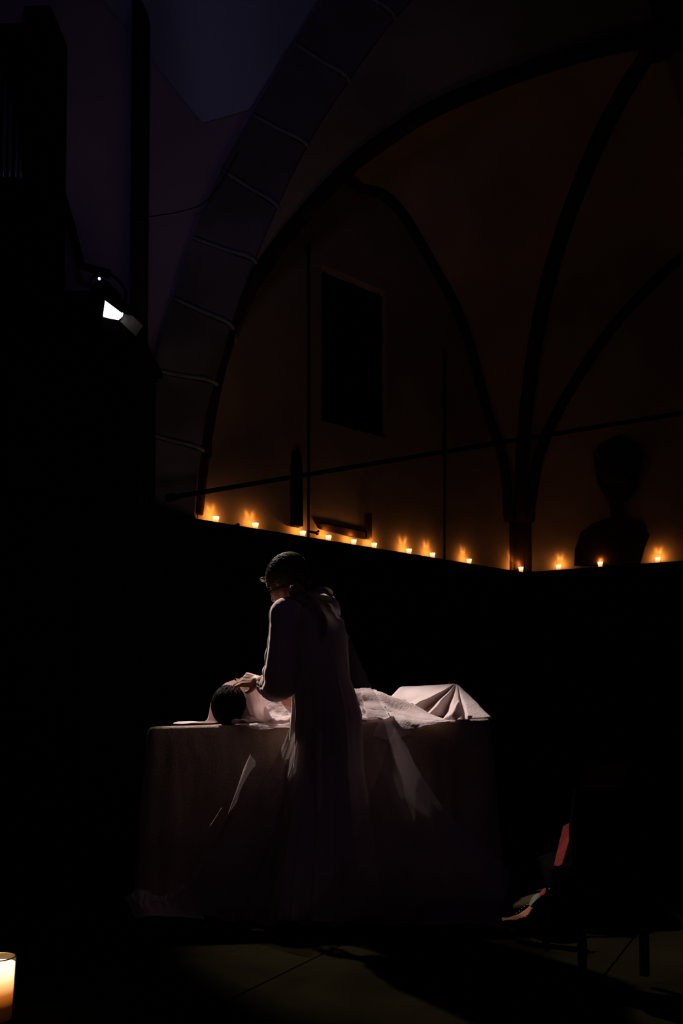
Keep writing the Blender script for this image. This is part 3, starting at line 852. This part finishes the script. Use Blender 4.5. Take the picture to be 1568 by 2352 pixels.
lowd = [W(880,1652,4.42)] + [Vector((p.x, p.y-.02, max(T(0,0).z, tz(.85)))) for p in low[1:]]
pks = [RL, PK, PK + Vector((-.006,-.002,-.004)), PK + Vector((-.004,.004,-.008)), PK + Vector((-.001,-.004,-.006)), PK+Vector((.0,.006,-.02)), PK+Vector((0,.0,-.03)), PK+Vector((.003,-.002,-.012)), PK+Vector((.003,.006,-.02)), PK+Vector((.004,-.003,-.008)), PK]
tris = [(RL, low[0], low[1]), (RL, low[1], PK)]
for a, b in zip(low[1:], low[2:]): tris.append((PK, a, b))
bk = [W(900,1648,4.80), W(1060,1648,4.72), W(1110,1649,4.45)]
tris += [(RL, bk[0], low[0]), (RL, bk[1], bk[0]), (RL, PK, bk[1]), (PK, bk[2], bk[1]), (PK, low[-1], bk[2])]
obj('knee_cover', tri_sub(tris, 4, .0035, 14), M['sheet'], shr, thick=.0015)
# small upright crest of cloth at the front foot of the tent
cr_ = [(W(1052,1609,4.17), W(1046,1626,4.09), W(1036,1640,4.05)), (W(1052,1609,4.17), W(1036,1640,4.05), W(1018,1650,4.12)), (W(1036,1640,4.05), W(1045,1655,4.03), W(1010,1657,4.06)),
       (W(1036,1640,4.05), W(1046,1626,4.09), W(1045,1655,4.03)), (W(1052,1609,4.17), W(1064,1640,4.12), W(1046,1626,4.09)), (W(1046,1626,4.09), W(1064,1640,4.12), W(1045,1655,4.03)), (W(1036,1640,4.05), W(1010,1657,4.06), W(1018,1650,4.12))]
obj('fold', tri_sub(cr_, 3, .003, 16), M['sheet'], shr, thick=.0015)
band = [[W(828,1586,4.36),W(868,1589,4.33),W(900,1601,4.30),W(950,1619,4.24),W(990,1640,4.16),W(1030,1652,4.06),W(1048,1657,4.02)],
        [W(830,1598,4.30),W(872,1603,4.26),W(905,1616,4.24),W(950,1632,4.19),W(990,1648,4.11),W(1028,1655,4.05),W(1046,1658,4.01)],
        [W(834,1612,4.27),W(876,1618,4.22),W(908,1632,4.20),W(948,1644,4.16),W(985,1653,4.09),W(1024,1657,4.03),W(1044,1658.5,4.0)],
        [W(836,1626,4.18),W(880,1634,4.13),W(915,1646,4.09),W(950,1655,4.06),W(985,1657,4.03),W(1020,1658.5,4.01),W(1042,1659,3.99)]]
obj('fold', patch(band, 70, 22, .003, 14, 3, lambda u,v: Vector((0,-.006,.003))*math.sin(v*9+u*5)), M['sheet'], shr, thick=.0015)
spill = [[W(835,1622,4.2),W(880,1632,4.14),W(915,1640,4.09),W(945,1650,4.04),W(985,1655,4.02),W(1035,1656,4.01)],
         [W(838,1636,4.08),W(885,1646,4.05),W(915,1650,4.03),W(948,1659,3.99),W(985,1658,4.0),W(1035,1658,4.0)],
         [W(842,1662,4.02),W(890,1668,3.99),W(925,1672,3.98),W(960,1668,3.975),W(982,1663,3.985),W(1035,1660,4.0)],
         [W(846,1690,4.0),W(895,1700,3.97),W(930,1690,3.97),W(962,1672,3.97),W(982,1665,3.98),W(1035,1661,4.0)]]
obj('fold', patch(spill, 60, 24, .006, 20, 5), M['sheet'], shr, thick=.0015)
# the part lifted off the face by the bride's hand
fc = [[W(538,1560,4.10),W(547,1567,4.14),W(568,1582,4.20)],
      [W(518,1570,4.17),W(535,1575,4.22),W(562,1590,4.28)],
      [W(497,1588,4.20),W(512,1596,4.26),W(545,1610,4.33)],
      [W(484,1612,4.20),W(500,1618,4.28),W(535,1628,4.36)],
      [W(480,1640,4.18),W(497,1642,4.27),W(530,1645,4.38)],
      [W(470,1658,4.10),W(488,1658,4.20),W(530,1655,4.38)],
      [W(440,1661,4.08),W(455,1660,4.2),W(500,1658,4.4)],
      [W(398,1662,4.08),W(402,1659,4.2),W(420,1657,4.4)]]
obj('face_cover', patch(fc, 30, 60, .005, 14, 6), M['sheet'], shr, thick=.0012)
fd = [[W(540,1558,4.06),W(560,1560,4.05),W(582,1566,4.04),W(602,1572,4.04)],
      [W(556,1590,4.06),W(575,1588,4.02),W(592,1588,4.02),W(606,1596,4.05)],
      [W(563,1618,4.05),W(578,1616,3.99),W(595,1616,3.99),W(609,1620,4.06)],
      [W(570,1645,4.02),W(584,1644,3.965),W(600,1644,3.975),W(612,1642,4.06)],
      [W(584,1664,3.96),W(598,1664,3.93),W(616,1662,3.95),W(640,1656,4.02)]]
obj('face_cover', patch(fd, 40, 50, .003, 12, 8, lambda u,v: Vector((0,.010,0))*math.sin(u*14)*(.3+v)), M['sheet'], shr, thick=.0012)
fg = [[W(596,1640,4.08),W(620,1644,4.08),W(645,1648,4.08),W(668,1652,4.06),W(700,1655,4.06)],
      [W(575,1652,3.99),W(600,1656,3.97),W(630,1656,3.98),W(655,1660,3.98),W(700,1662,3.98)],
      [W(556,1662,3.94),W(590,1660,3.92),W(620,1664,3.92),W(650,1664,3.93),W(700,1668,3.93)],
      [W(550,1669,3.90),W(590,1672,3.875),W(620,1672,3.88),W(645,1669,3.89),W(668,1676,3.89)]]
def gf(u, v): return Vector((0, -.003*math.sin(v*22), .006*math.sin(v*22+u*4)))
obj('fold', patch(fg, 60, 36, .008, 22, 9, gf), M['sheet'], shr, thick=.0015)

# ================================================================== THE WOMAN
wo = empty('person', W(740,2110,3.72)*1.0, 'woman in a pale gown and long veil bending over the lying figure, seen from behind', 'person')
wo.location.z = 0
H2 = W(655,1336,3.86); R2_ = frame((-.66,.50,-.52), (0,0,1))
nk = W(706,1386,3.82); shL = W(652,1412,3.70); shR = W(752,1402,3.98)
elL = W(650,1548,3.72); wrL = W(597,1566,3.90)
elR = W(722,1545,4.10); wrR = W(672,1580,4.22)
pel = W(752,1640,3.84); ch = W(722,1455,3.83)
hx = (W(524,1557,3.98) - wrL).normalized()
RHl = frame(hx, Vector((.15,-.86,.45)))
PR = head_prims(H2, R2_, .93)
PR += [('c', H2 + R2_ @ Vector((0,-.03,-.06)), .05, nk, .052), ('c', nk, .055, shL, .052), ('c', nk, .055, shR, .052),
       ('c', nk, .07, ch, .10), ('e', ch, Vector((.14,.10,.16)), frame((-.7,.7,0))), ('c', ch, .095, pel, .095),
       ('e', pel, Vector((.125,.09,.12)), frame((-.7,.7,0))),
       ('c', shL, .046, elL, .037), ('c', elL, .037, wrL, .024), ('c', shR, .046, elR, .037), ('c', elR, .037, wrR, .024)]
for s_ in (-1,1):
    kx = pel + Vector((.05*s_, .045*s_, -.42)); PR += [('c', pel + Vector((.05*s_,.05*s_,-.03)), .070, kx, .050), ('c', kx, .052, Vector((kx.x+.03, kx.y-.03, .08)), .034),
         ('c', Vector((kx.x+.03, kx.y-.03, .06)), .034, Vector((kx.x-.08, kx.y+.08, .03)), .025)]
PR += hand_prims(wrL, RHl, (.50,.45,.30), side=-1, thumb=(.15,.75,-.75))
PR += hand_prims(wrR, frame(W(640,1602,4.28)-wrR, (0,0,1)), (.2,.2,.2), side=1)
blob('body', PR, M['skin'], wo, .0045, 4)
# hair: swept back from the forehead to a low knot
keep_w = lambda p: p.y < .045 + .62*(p.z-.02)*(1 if p.z > .02 else 1.2) and p.z > -.072
rad2, cen2 = (.082,.104,.092), (0,-.024,.020)
def st_w(rnd): return Vector((rnd.uniform(-.95,.95), rnd.uniform(.1,1), rnd.uniform(.05,1))), Vector((0,-1,-.55))
bun = H2 + R2_ @ Vector((0,-.098,-.05))
parts = [hair_cap(H2, R2_, rad2, cen2, keep_w), strands(H2, R2_, rad2, cen2, st_w, 900, 2.0, .0014, 3)]
for k in range(16):
    a0 = 2*PI*k/16; pts = [bun + R2_ @ Vector((.026*math.cos(a0+t*.6), -.010*math.sin(3*t), .026*math.sin(a0+t*.6))) for t in [i*.5 for i in range(9)]]
    parts.append(tube(pts, .012, 6))
tail0 = W(712,1372,3.74)
for k in range(26):
    dx = random.uniform(-8,8); parts.append(tube(crom([bun + Vector((0,0,.0)), W(722+dx*.6,1385,3.70), W(742+dx,1425,3.66+abs(dx)*.003), W(744+dx*.7,1462,3.66)], 14), [.004,.006,.005,.001], 5))
tuft = []
for k in range(14):
    a = k/14*2*PI; c_ = W(604,1334,3.92); tuft.append(tube(crom([W(620,1330,3.91), c_ + Vector((.012*math.cos(a), 0, .012*math.sin(a)+.004)), c_ + Vector((.012*math.cos(a+1.2)-.006, 0, .012*math.sin(a+1.2)))], 8), [.0012,.0014,.0006], 4))
obj('hair', join(*(parts+tuft)), M['hair'], wo)
# gown ---------------------------------------------------------------
def ringloft(centres, radii, dirs, n=64, fold=None):
    """centres list of points, radii (a,b) per ring along facing/side, smooth"""
    m_ = len(centres)*5
    C_ = crom(centres, m_); Rr = crom([Vector((r[0], r[1], 0)) for r in radii], m_)
    fw = Vector((-.7,.7,0)).normalized(); sd = Vector((-.7,-.7,0)).normalized()
    # use the index space of centres for both so they stay in step
    C_, Rr = [], []
    for i in range(m_):
        t = i/(m_-1)*(len(centres)-1); k = min(int(t), len(centres)-2); f = t-k; f = f*f*(3-2*f)*.5+f*.5
        C_.append(Vector(centres[k]).lerp(Vector(centres[k+1]), f)); a, b = radii[k], radii[k+1]
        Rr.append((a[0]+(b[0]-a[0])*f, a[1]+(b[1]-a[1])*f))
    rows = []
    for i in range(m_):
        row = []
        for j in range(n+1):
            th = 2*PI*j/n; q = C_[i] + fw*math.cos(th)*Rr[i][0] + sd*math.sin(th)*Rr[i][1]
            if fold: q += (fw*math.cos(th) + sd*math.sin(th))*fold(th, i/(m_-1))
            row.append(q)
        rows.append(row)
    return grid(rows)
def dfold(th, t):
    k = max(0, (t-.42)/.58)
    return k*(.030*math.sin(th*9+1.3*math.sin(th*2)) + .018*math.sin(th*17+2)) + .004*noise.noise(Vector((math.cos(th)*4, math.sin(th)*4, t*18)))
dress = ringloft([nk + Vector((-.01,.01,.015)), nk + Vector((0,0,-.02)), W(708,1420,3.83), ch, W(738,1560,3.82), pel, W(752,1760,3.88), W(755,1900,3.86), W(755,2090,3.80)],
                 [(.055,.06),(.085,.14),(.115,.185),(.125,.16),(.115,.135),(.125,.160),(.135,.165),(.155,.19),(.18,.24)], None, 96, dfold)
obj('gown', dress, M['dress'], wo, thick=.002)
def sleeve(pts, rr, n=28, m_=60, seed=0, wr_amp=.006):
    P = crom(pts, m_); V = []; rows = []; up = Vector((0,-1,0))
    for i in range(m_):
        t = (P[min(i+1,m_-1)] - P[max(i-1,0)]).normalized(); a = t.cross(up).normalized(); b = a.cross(t); up = b
        f = i/(m_-1)*(len(rr)-1); k = min(int(f), len(rr)-2); r = rr[k] + (rr[k+1]-rr[k])*(f-k)
        rows.append([P[i] + (a*math.cos(2*PI*j/n) + b*math.sin(2*PI*j/n))*(r + wr_amp*noise.noise(Vector((math.cos(2*PI*j/n)*2, math.sin(2*PI*j/n)*2, i*.22+seed))) + wr_amp*.7*math.sin(i*.9+1.5*math.sin(2*PI*j/n))*min(1,max(0,(i/m_-.35)*3))) for j in range(n+1)])
    return grid(rows)
# left sleeve: narrow upper arm, loose lower sleeve gathered at the wrist
s1 = sleeve([shL.lerp(nk,.80), shL.lerp(nk,.4), shL + Vector((0,0,.004)), W(650,1440,3.70), W(647,1500,3.71), W(646,1545,3.73), W(640,1572,3.77), W(622,1577,3.84), W(610,1573,3.88), W(603,1568,3.90)],
            [.040,.055,.062,.060,.060,.068,.078,.078,.066,.050,.030], seed=1)
obj('sleeve', s1, M['dress'], wo, thick=.002)
s1b = patch([[W(606,1540,3.86),W(613,1527,3.84),W(624,1532,3.80)],[W(604,1556,3.82),W(622,1545,3.76),W(655,1545,3.70)],[W(596,1585,3.88),W(625,1572,3.78),W(665,1575,3.72)],
             [W(606,1600,3.88),W(632,1608,3.80),W(660,1580,3.74)]], 30, 30, .006, 22, 4)
obj('cuff', s1b, M['dress'], wo, thick=.002)
s2 = sleeve([shR.lerp(nk,.45), shR, W(742,1470,4.05), elR, W(700,1568,4.15), W(682,1578,4.2)], [.06,.058,.055,.058,.055,.035], seed=5)
obj('sleeve', s2, M['dress'], wo, thick=.002)
# bow at the nape
bw = W(708,1364,3.655)
def loop(pts, w0, w1, dirv, seed):
    P = crom(pts, 26); rows = []
    for i, p in enumerate(P):
        w_ = w0 + (w1-w0)*math.sin(PI*i/25); rows.append([p - dirv*w_/2, p, p + dirv*w_/2 + Vector((0,.002*math.sin(i),0))])
    return grid(rows)
up3 = Vector((.1,0,1))
b1 = loop([W(712,1364,3.665), W(733,1353,3.64), W(760,1363,3.64), W(761,1377,3.66), W(742,1374,3.69), W(714,1368,3.67)], .012, .032, up3, 1)
b2 = loop([W(704,1362,3.66), W(688,1351,3.655), W(668,1351,3.66), W(666,1360,3.68), W(680,1367,3.68), W(704,1365,3.665)], .010, .024, up3, 2)
b3 = loop([W(714,1366,3.66), W(724,1378,3.645), W(731,1394,3.64), W(735,1406,3.64)], .014, .018, Vector((1,.3,.2)).normalized(), 3)
b4 = loop([W(692,1366,3.66), W(686,1358,3.645), W(682,1354,3.65), W(678,1362,3.66)], .008, .014, up3, 4)
obj('bow', join(b1, b2, b3, b4, lathe([(0,-.012),(.012,-.008),(.014,0),(.012,.008),(0,.012)], bw, 12)), M['ribbon'], wo, thick=.0015)
# veil: from the bow over the back, spreading into a long train
Lc = [W(702,1362,3.70), W(690,1400,3.66), W(690,1480,3.62), W(684,1560,3.60), W(672,1640,3.72), W(645,1720,3.82), W(590,1810,3.81), W(520,1900,3.79), W(440,2010,3.76), W(392,2080,3.72)]
Mc = [W(716,1360,3.69), W(722,1400,3.63), W(735,1480,3.58), W(745,1560,3.64), W(750,1640,3.67), W(752,1720,3.70), W(758,1810,3.70), W(762,1900,3.65), W(765,2030,3.57), W(768,2122,3.585)]
Rc = [W(730,1358,3.72), W(764,1392,3.74), W(804,1465,3.78), W(846,1562,3.82), W(900,1662,3.84), W(950,1752,3.80), W(1015,1850,3.74), W(1075,1918,3.72), W(1130,1968,3.74), W(1166,2000,3.78)]
def veil():
    nu, nv = 120, 90
    a, b, c = crom(Lc, nv), crom(Mc, nv), crom(Rc, nv); rows = []
    for i in range(nv):
        v = i/(nv-1); row = []
        for j in range(nu):
            u = j/(nu-1)*2-1
            p = b[i] + (c[i]-a[i])*.5*u + ((a[i]+c[i])*.5 - b[i])*u*u
            amp = .030*v*(1-u**8)
            p += Vector((0,-1,0))*(amp*math.sin(u*17+2.0*math.sin(v*2+u*3)) + amp*.5*math.sin(u*31+1))
            p += Vector((noise.noise(p*5), noise.noise(p*5+Vector((4,0,0))), noise.noise(p*5+Vector((0,4,0)))))*.012*v*(1-u**6)
            if p.z < .006: p.z = .006 + .002*random.random()
            row.append(p)
        rows.append(row)
    return grid(rows)
obj('veil', veil(), M['tulle'], wo)
# second layer: the right side of the train held up at its corner and falling to the floor
tr2 = [[W(905,1670,3.85), W(860,1800,3.62), W(800,1950,3.52), W(700,2110,3.58)],
       [W(990,1812,3.83), W(940,1900,3.66), W(880,2010,3.55), W(820,2122,3.575)],
       [W(1085,1925,3.80), W(1050,1990,3.68), W(1010,2060,3.60), W(980,2124,3.575)],
       [W(1150,1978,3.79), W(1130,2030,3.70), W(1105,2080,3.64), W(1080,2124,3.58)],
       [W(1169,2006,3.78), W(1163,2050,3.70), W(1155,2090,3.65), W(1146,2122,3.60)]]
obj('train', patch(tr2, 70, 70, .010, 9, 12, lambda u,v: Vector((0,-.016,.0))*math.sin(v*24+u*3)*u), M['tulle'], wo)
tip = [[W(1136,1970,3.78), W(1150,1984,3.78), W(1168,2003,3.77)], [W(1128,1990,3.74), W(1148,1998,3.73), W(1170,2010,3.74)], [W(1120,2020,3.73), W(1146,2012,3.71), W(1166,2030,3.73)], [W(1128,2040,3.72), W(1150,2030,3.70), W(1160,2052,3.72)]]
obj('train_corner', patch(tip, 26, 26, .014, 30, 3), M['tulle'], wo)
lt = [[W(574,1733,3.67), W(600,1760,3.76), W(660,1800,3.74)],
      [W(520,1885,3.65), W(545,1890,3.74), W(620,1930,3.70)],
      [W(455,1990,3.73), W(480,2000,3.71), W(560,2030,3.66)],
      [W(372,2072,3.72), W(400,2086,3.70), W(480,2106,3.68)]]
obj('train', patch(lt, 40, 60, .006, 10, 14), M['tulle'], wo)
lit_edge = []  # edge light on the tulle drawn as thin pale strips
lit_edge.append(tube(crom([W(575,1733,3.665), W(564,1760,3.66), W(545,1812,3.65), W(518,1885,3.645)], 24), [.0006,.004,.0016,.0010,.0006], 6))
lit_edge.append(tube(crom([W(509,1855,3.60), W(488,1888,3.60), W(450,1945,3.62), W(375,2062,3.70)], 24), [.0005,.002,.0015,.0015,.002], 6))
lit_edge.append(tube(crom([W(466,1983,3.73), W(458,1995,3.73), W(440,2030,3.72)], 12), [.0006,.003,.0008], 6))
lit_edge.append(tube(crom([W(434,2038,3.72), W(410,2052,3.72), W(390,2072,3.71)], 12), [.001,.004,.004,.001], 6))
obj('hem', join(*lit_edge), M['sheet'], wo)
# small jewelled clasp catching the light at the hip
obj('clasp', join(tube(crom([W(890,1636,3.855), W(893,1642,3.85), W(899,1650,3.85), W(904,1649,3.85), W(903,1644,3.85)], 12), .0016, 6), lathe([(0,-.004),(.004,0),(0,.004)], W(884,1624,3.86), 8)), M['pearl'], wo)

# ================================================================== RIGHT FOREGROUND
cy = 2.80
chr_ = empty('chair', Vector((W(1330,2200,cy).x, cy, 0)), 'low dark chair with red upholstery at the lower right', 'chair')
def P_(x, y, Y=cy): return W(x, y, Y)
obj('backrest', prism([P_(1345,1763,2.82), P_(1420,1756,2.82), P_(1440,1760,2.82), P_(1425,1814,2.76), P_(1325,1814,2.76)], (.0,.02,-.02)), M['red_cloth'], chr_, smooth=False)
obj('back_frame', join(prism([P_(1322,1816,2.78), P_(1460,1816,2.78), P_(1480,1990,2.76), P_(1312,1990,2.76), P_(1312,1900,2.76)], (0,.03,0)),
    tube([P_(1448,1752,2.82), P_(1475,1900,2.8), P_(1480,2240,2.8)], .016, 8)), M['black_metal'], chr_, smooth=False)
obj('cushion', prism([P_(1293,1897,2.86), P_(1312,1912,2.80), P_(1310,1950,2.79), P_(1290,1985,2.80), P_(1269,1997,2.86), P_(1280,1950,2.87)], (.05,.10,0)), M['red_cloth'], chr_, smooth=False)
obj('seat', prism([P_(1268,1999,2.82), P_(1312,1985,2.76), P_(1480,1985,2.70), P_(1480,2040,2.70), P_(1320,2040,2.76), P_(1264,2040,2.82)], (0,.25,0)), M['black_metal'], chr_, smooth=False)
obj('leg', tube(crom([P_(1262,2040,2.86), P_(1254,2090,2.87), P_(1252,2150,2.87), P_(1257,2184,2.87)], 12), [.012,.012,.013,.010], 10), M['black_metal'], chr_)
obj('leg', tube(crom([P_(1332,2040,2.80), P_(1332,2110,2.80), P_(1337,2180,2.78), P_(1336,2232,2.74)], 12), [.014,.014,.016,.014], 10), M['black_metal'], chr_)
obj('seat_edge', tube(crom([P_(1264,2041,2.85), P_(1259,2070,2.86), P_(1256,2110,2.86), P_(1254,2160,2.86)], 12), [.006,.004,.003,.001], 6), M['pink_cloth'], chr_)
# tan mound stands in for lit floor; garment and pearls behind chair
cu = [[W(1160,2105,3.55),W(1190,2108,3.5),W(1225,2100,3.45),W(1250,2095,3.45)],
      [W(1162,2075,3.55),W(1190,2080,3.45),W(1225,2072,3.42),W(1255,2060,3.45)],
      [W(1166,2055,3.62),W(1195,2052,3.6),W(1225,2044,3.6),W(1258,2036,3.62)],
      [W(1172,2050,3.75),W(1200,2046,3.75),W(1230,2040,3.75),W(1262,2034,3.75)],
      [W(1180,2090,3.85),W(1200,2090,3.85),W(1230,2088,3.85),W(1262,2088,3.85)]]
tag(obj('cushion', patch(cu, 30, 30, .006, 12, 2), M['tan_cloth'], thick=.003), 'dim tan cushion on the floor between veil corner and chair', 'cushion')
gm = empty('garment', W(1200,2112,3.36), 'crumpled pink, red and pale green garment trimmed with pearls on the floor by the chair', 'garment')
obj('pink_panel', patch([[W(1152,2108,3.42),W(1175,2106,3.40),W(1200,2094,3.38),W(1222,2076,3.36)],[W(1154,2114,3.38),W(1180,2114,3.34),W(1208,2106,3.32),W(1226,2086,3.32)],[W(1158,2116,3.42),W(1182,2119,3.40),W(1212,2112,3.38),W(1228,2094,3.38)]], 40, 14, .006, 26, 3), M['pink_cloth'], gm, thick=.002)
obj('green_panel', patch([[W(1212,2076,3.37),W(1222,2062,3.36),W(1236,2052,3.36)],[W(1222,2084,3.33),W(1234,2070,3.32),W(1245,2056,3.34)],[W(1226,2096,3.38),W(1240,2080,3.38),W(1252,2062,3.38)]], 24, 16, .006, 30, 4), M['green_cloth'], gm, thick=.002)
obj('red_panel', patch([[W(1236,2052,3.36),W(1248,2042,3.36),W(1262,2038,3.36)],[W(1242,2060,3.33),W(1254,2054,3.32),W(1262,2054,3.34)],[W(1250,2068,3.36),W(1258,2064,3.36),W(1264,2064,3.36)]], 20, 14, .004, 30, 5), M['red_cloth'], gm, thick=.002)
for k, (x, y) in enumerate([(1186,2098),(1193,2093),(1198,2087),(1204,2082),(1210,2078)]):
    obj('pearl', lathe([(0,-.0022),(.0016,-.0016),(.0022,0),(.0016,.0016),(0,.0022)], W(x, y, 3.34), 10), M['pearl'], gm)
tag(obj('dish', lathe([(.0,.0),(.026,.0),(.034,.010),(.036,.014),(.033,.012),(.0,.004)], Vector((W(1167,2135,3.49).x, 3.49, .0)), 28), M['brass']), 'small shallow brass dish on the floor below the pink garment', 'dish')
tag(obj('paper_scrap', patch([[W(576,2134,3.46),W(588,2132,3.47),W(600,2134,3.46)],[W(580,2138,3.43),W(592,2137,3.43),W(608,2139,3.43)]], 12, 6, .002, 40, 1), M['white_paper'], thick=.001), 'small white scrap lying on the floor in front of the table', 'paper')

# ================================================================== LARGE CANDLE, LOWER LEFT
cx = W(-6, 2300, 2.46); bc = empty('candle', (cx.x, 2.46, 0.0), 'large lit candle in a tall glass at the lower left edge', 'candle')
bc.location.z = 0.0
def L_(vf): return vf
obj('glass', lathe([(0,.0),(.038,.0),(.040,.006),(.044,.09),(.0485,.182),(.0465,.182),(.0425,.09),(.038,.012),(0,.010)], k=40), M['glass'], bc, local=True)
obj('wax', lathe([(0,.011),(.0372,.012),(.0418,.09),(.0455,.165),(.030,.166),(0,.164)], k=40), M['wax_big'], bc, local=True)
obj('flame', lathe([(0,.165),(.004,.169),(.005,.176),(.002,.186),(0,.192)], k=12), M['flame'], bc, local=True)
rim = [(.047*math.cos(a), .047*math.sin(a), .183) for a in [2*PI*i/40 for i in range(41)]]
obj('rim', tube(rim, .0018, 6, False), M['brass'], bc, local=True)
light('candle_light', 'POINT', (0,0,.21), 0.05, (1.0,.45,.14), parent=bc, shadow_soft_size=.012)
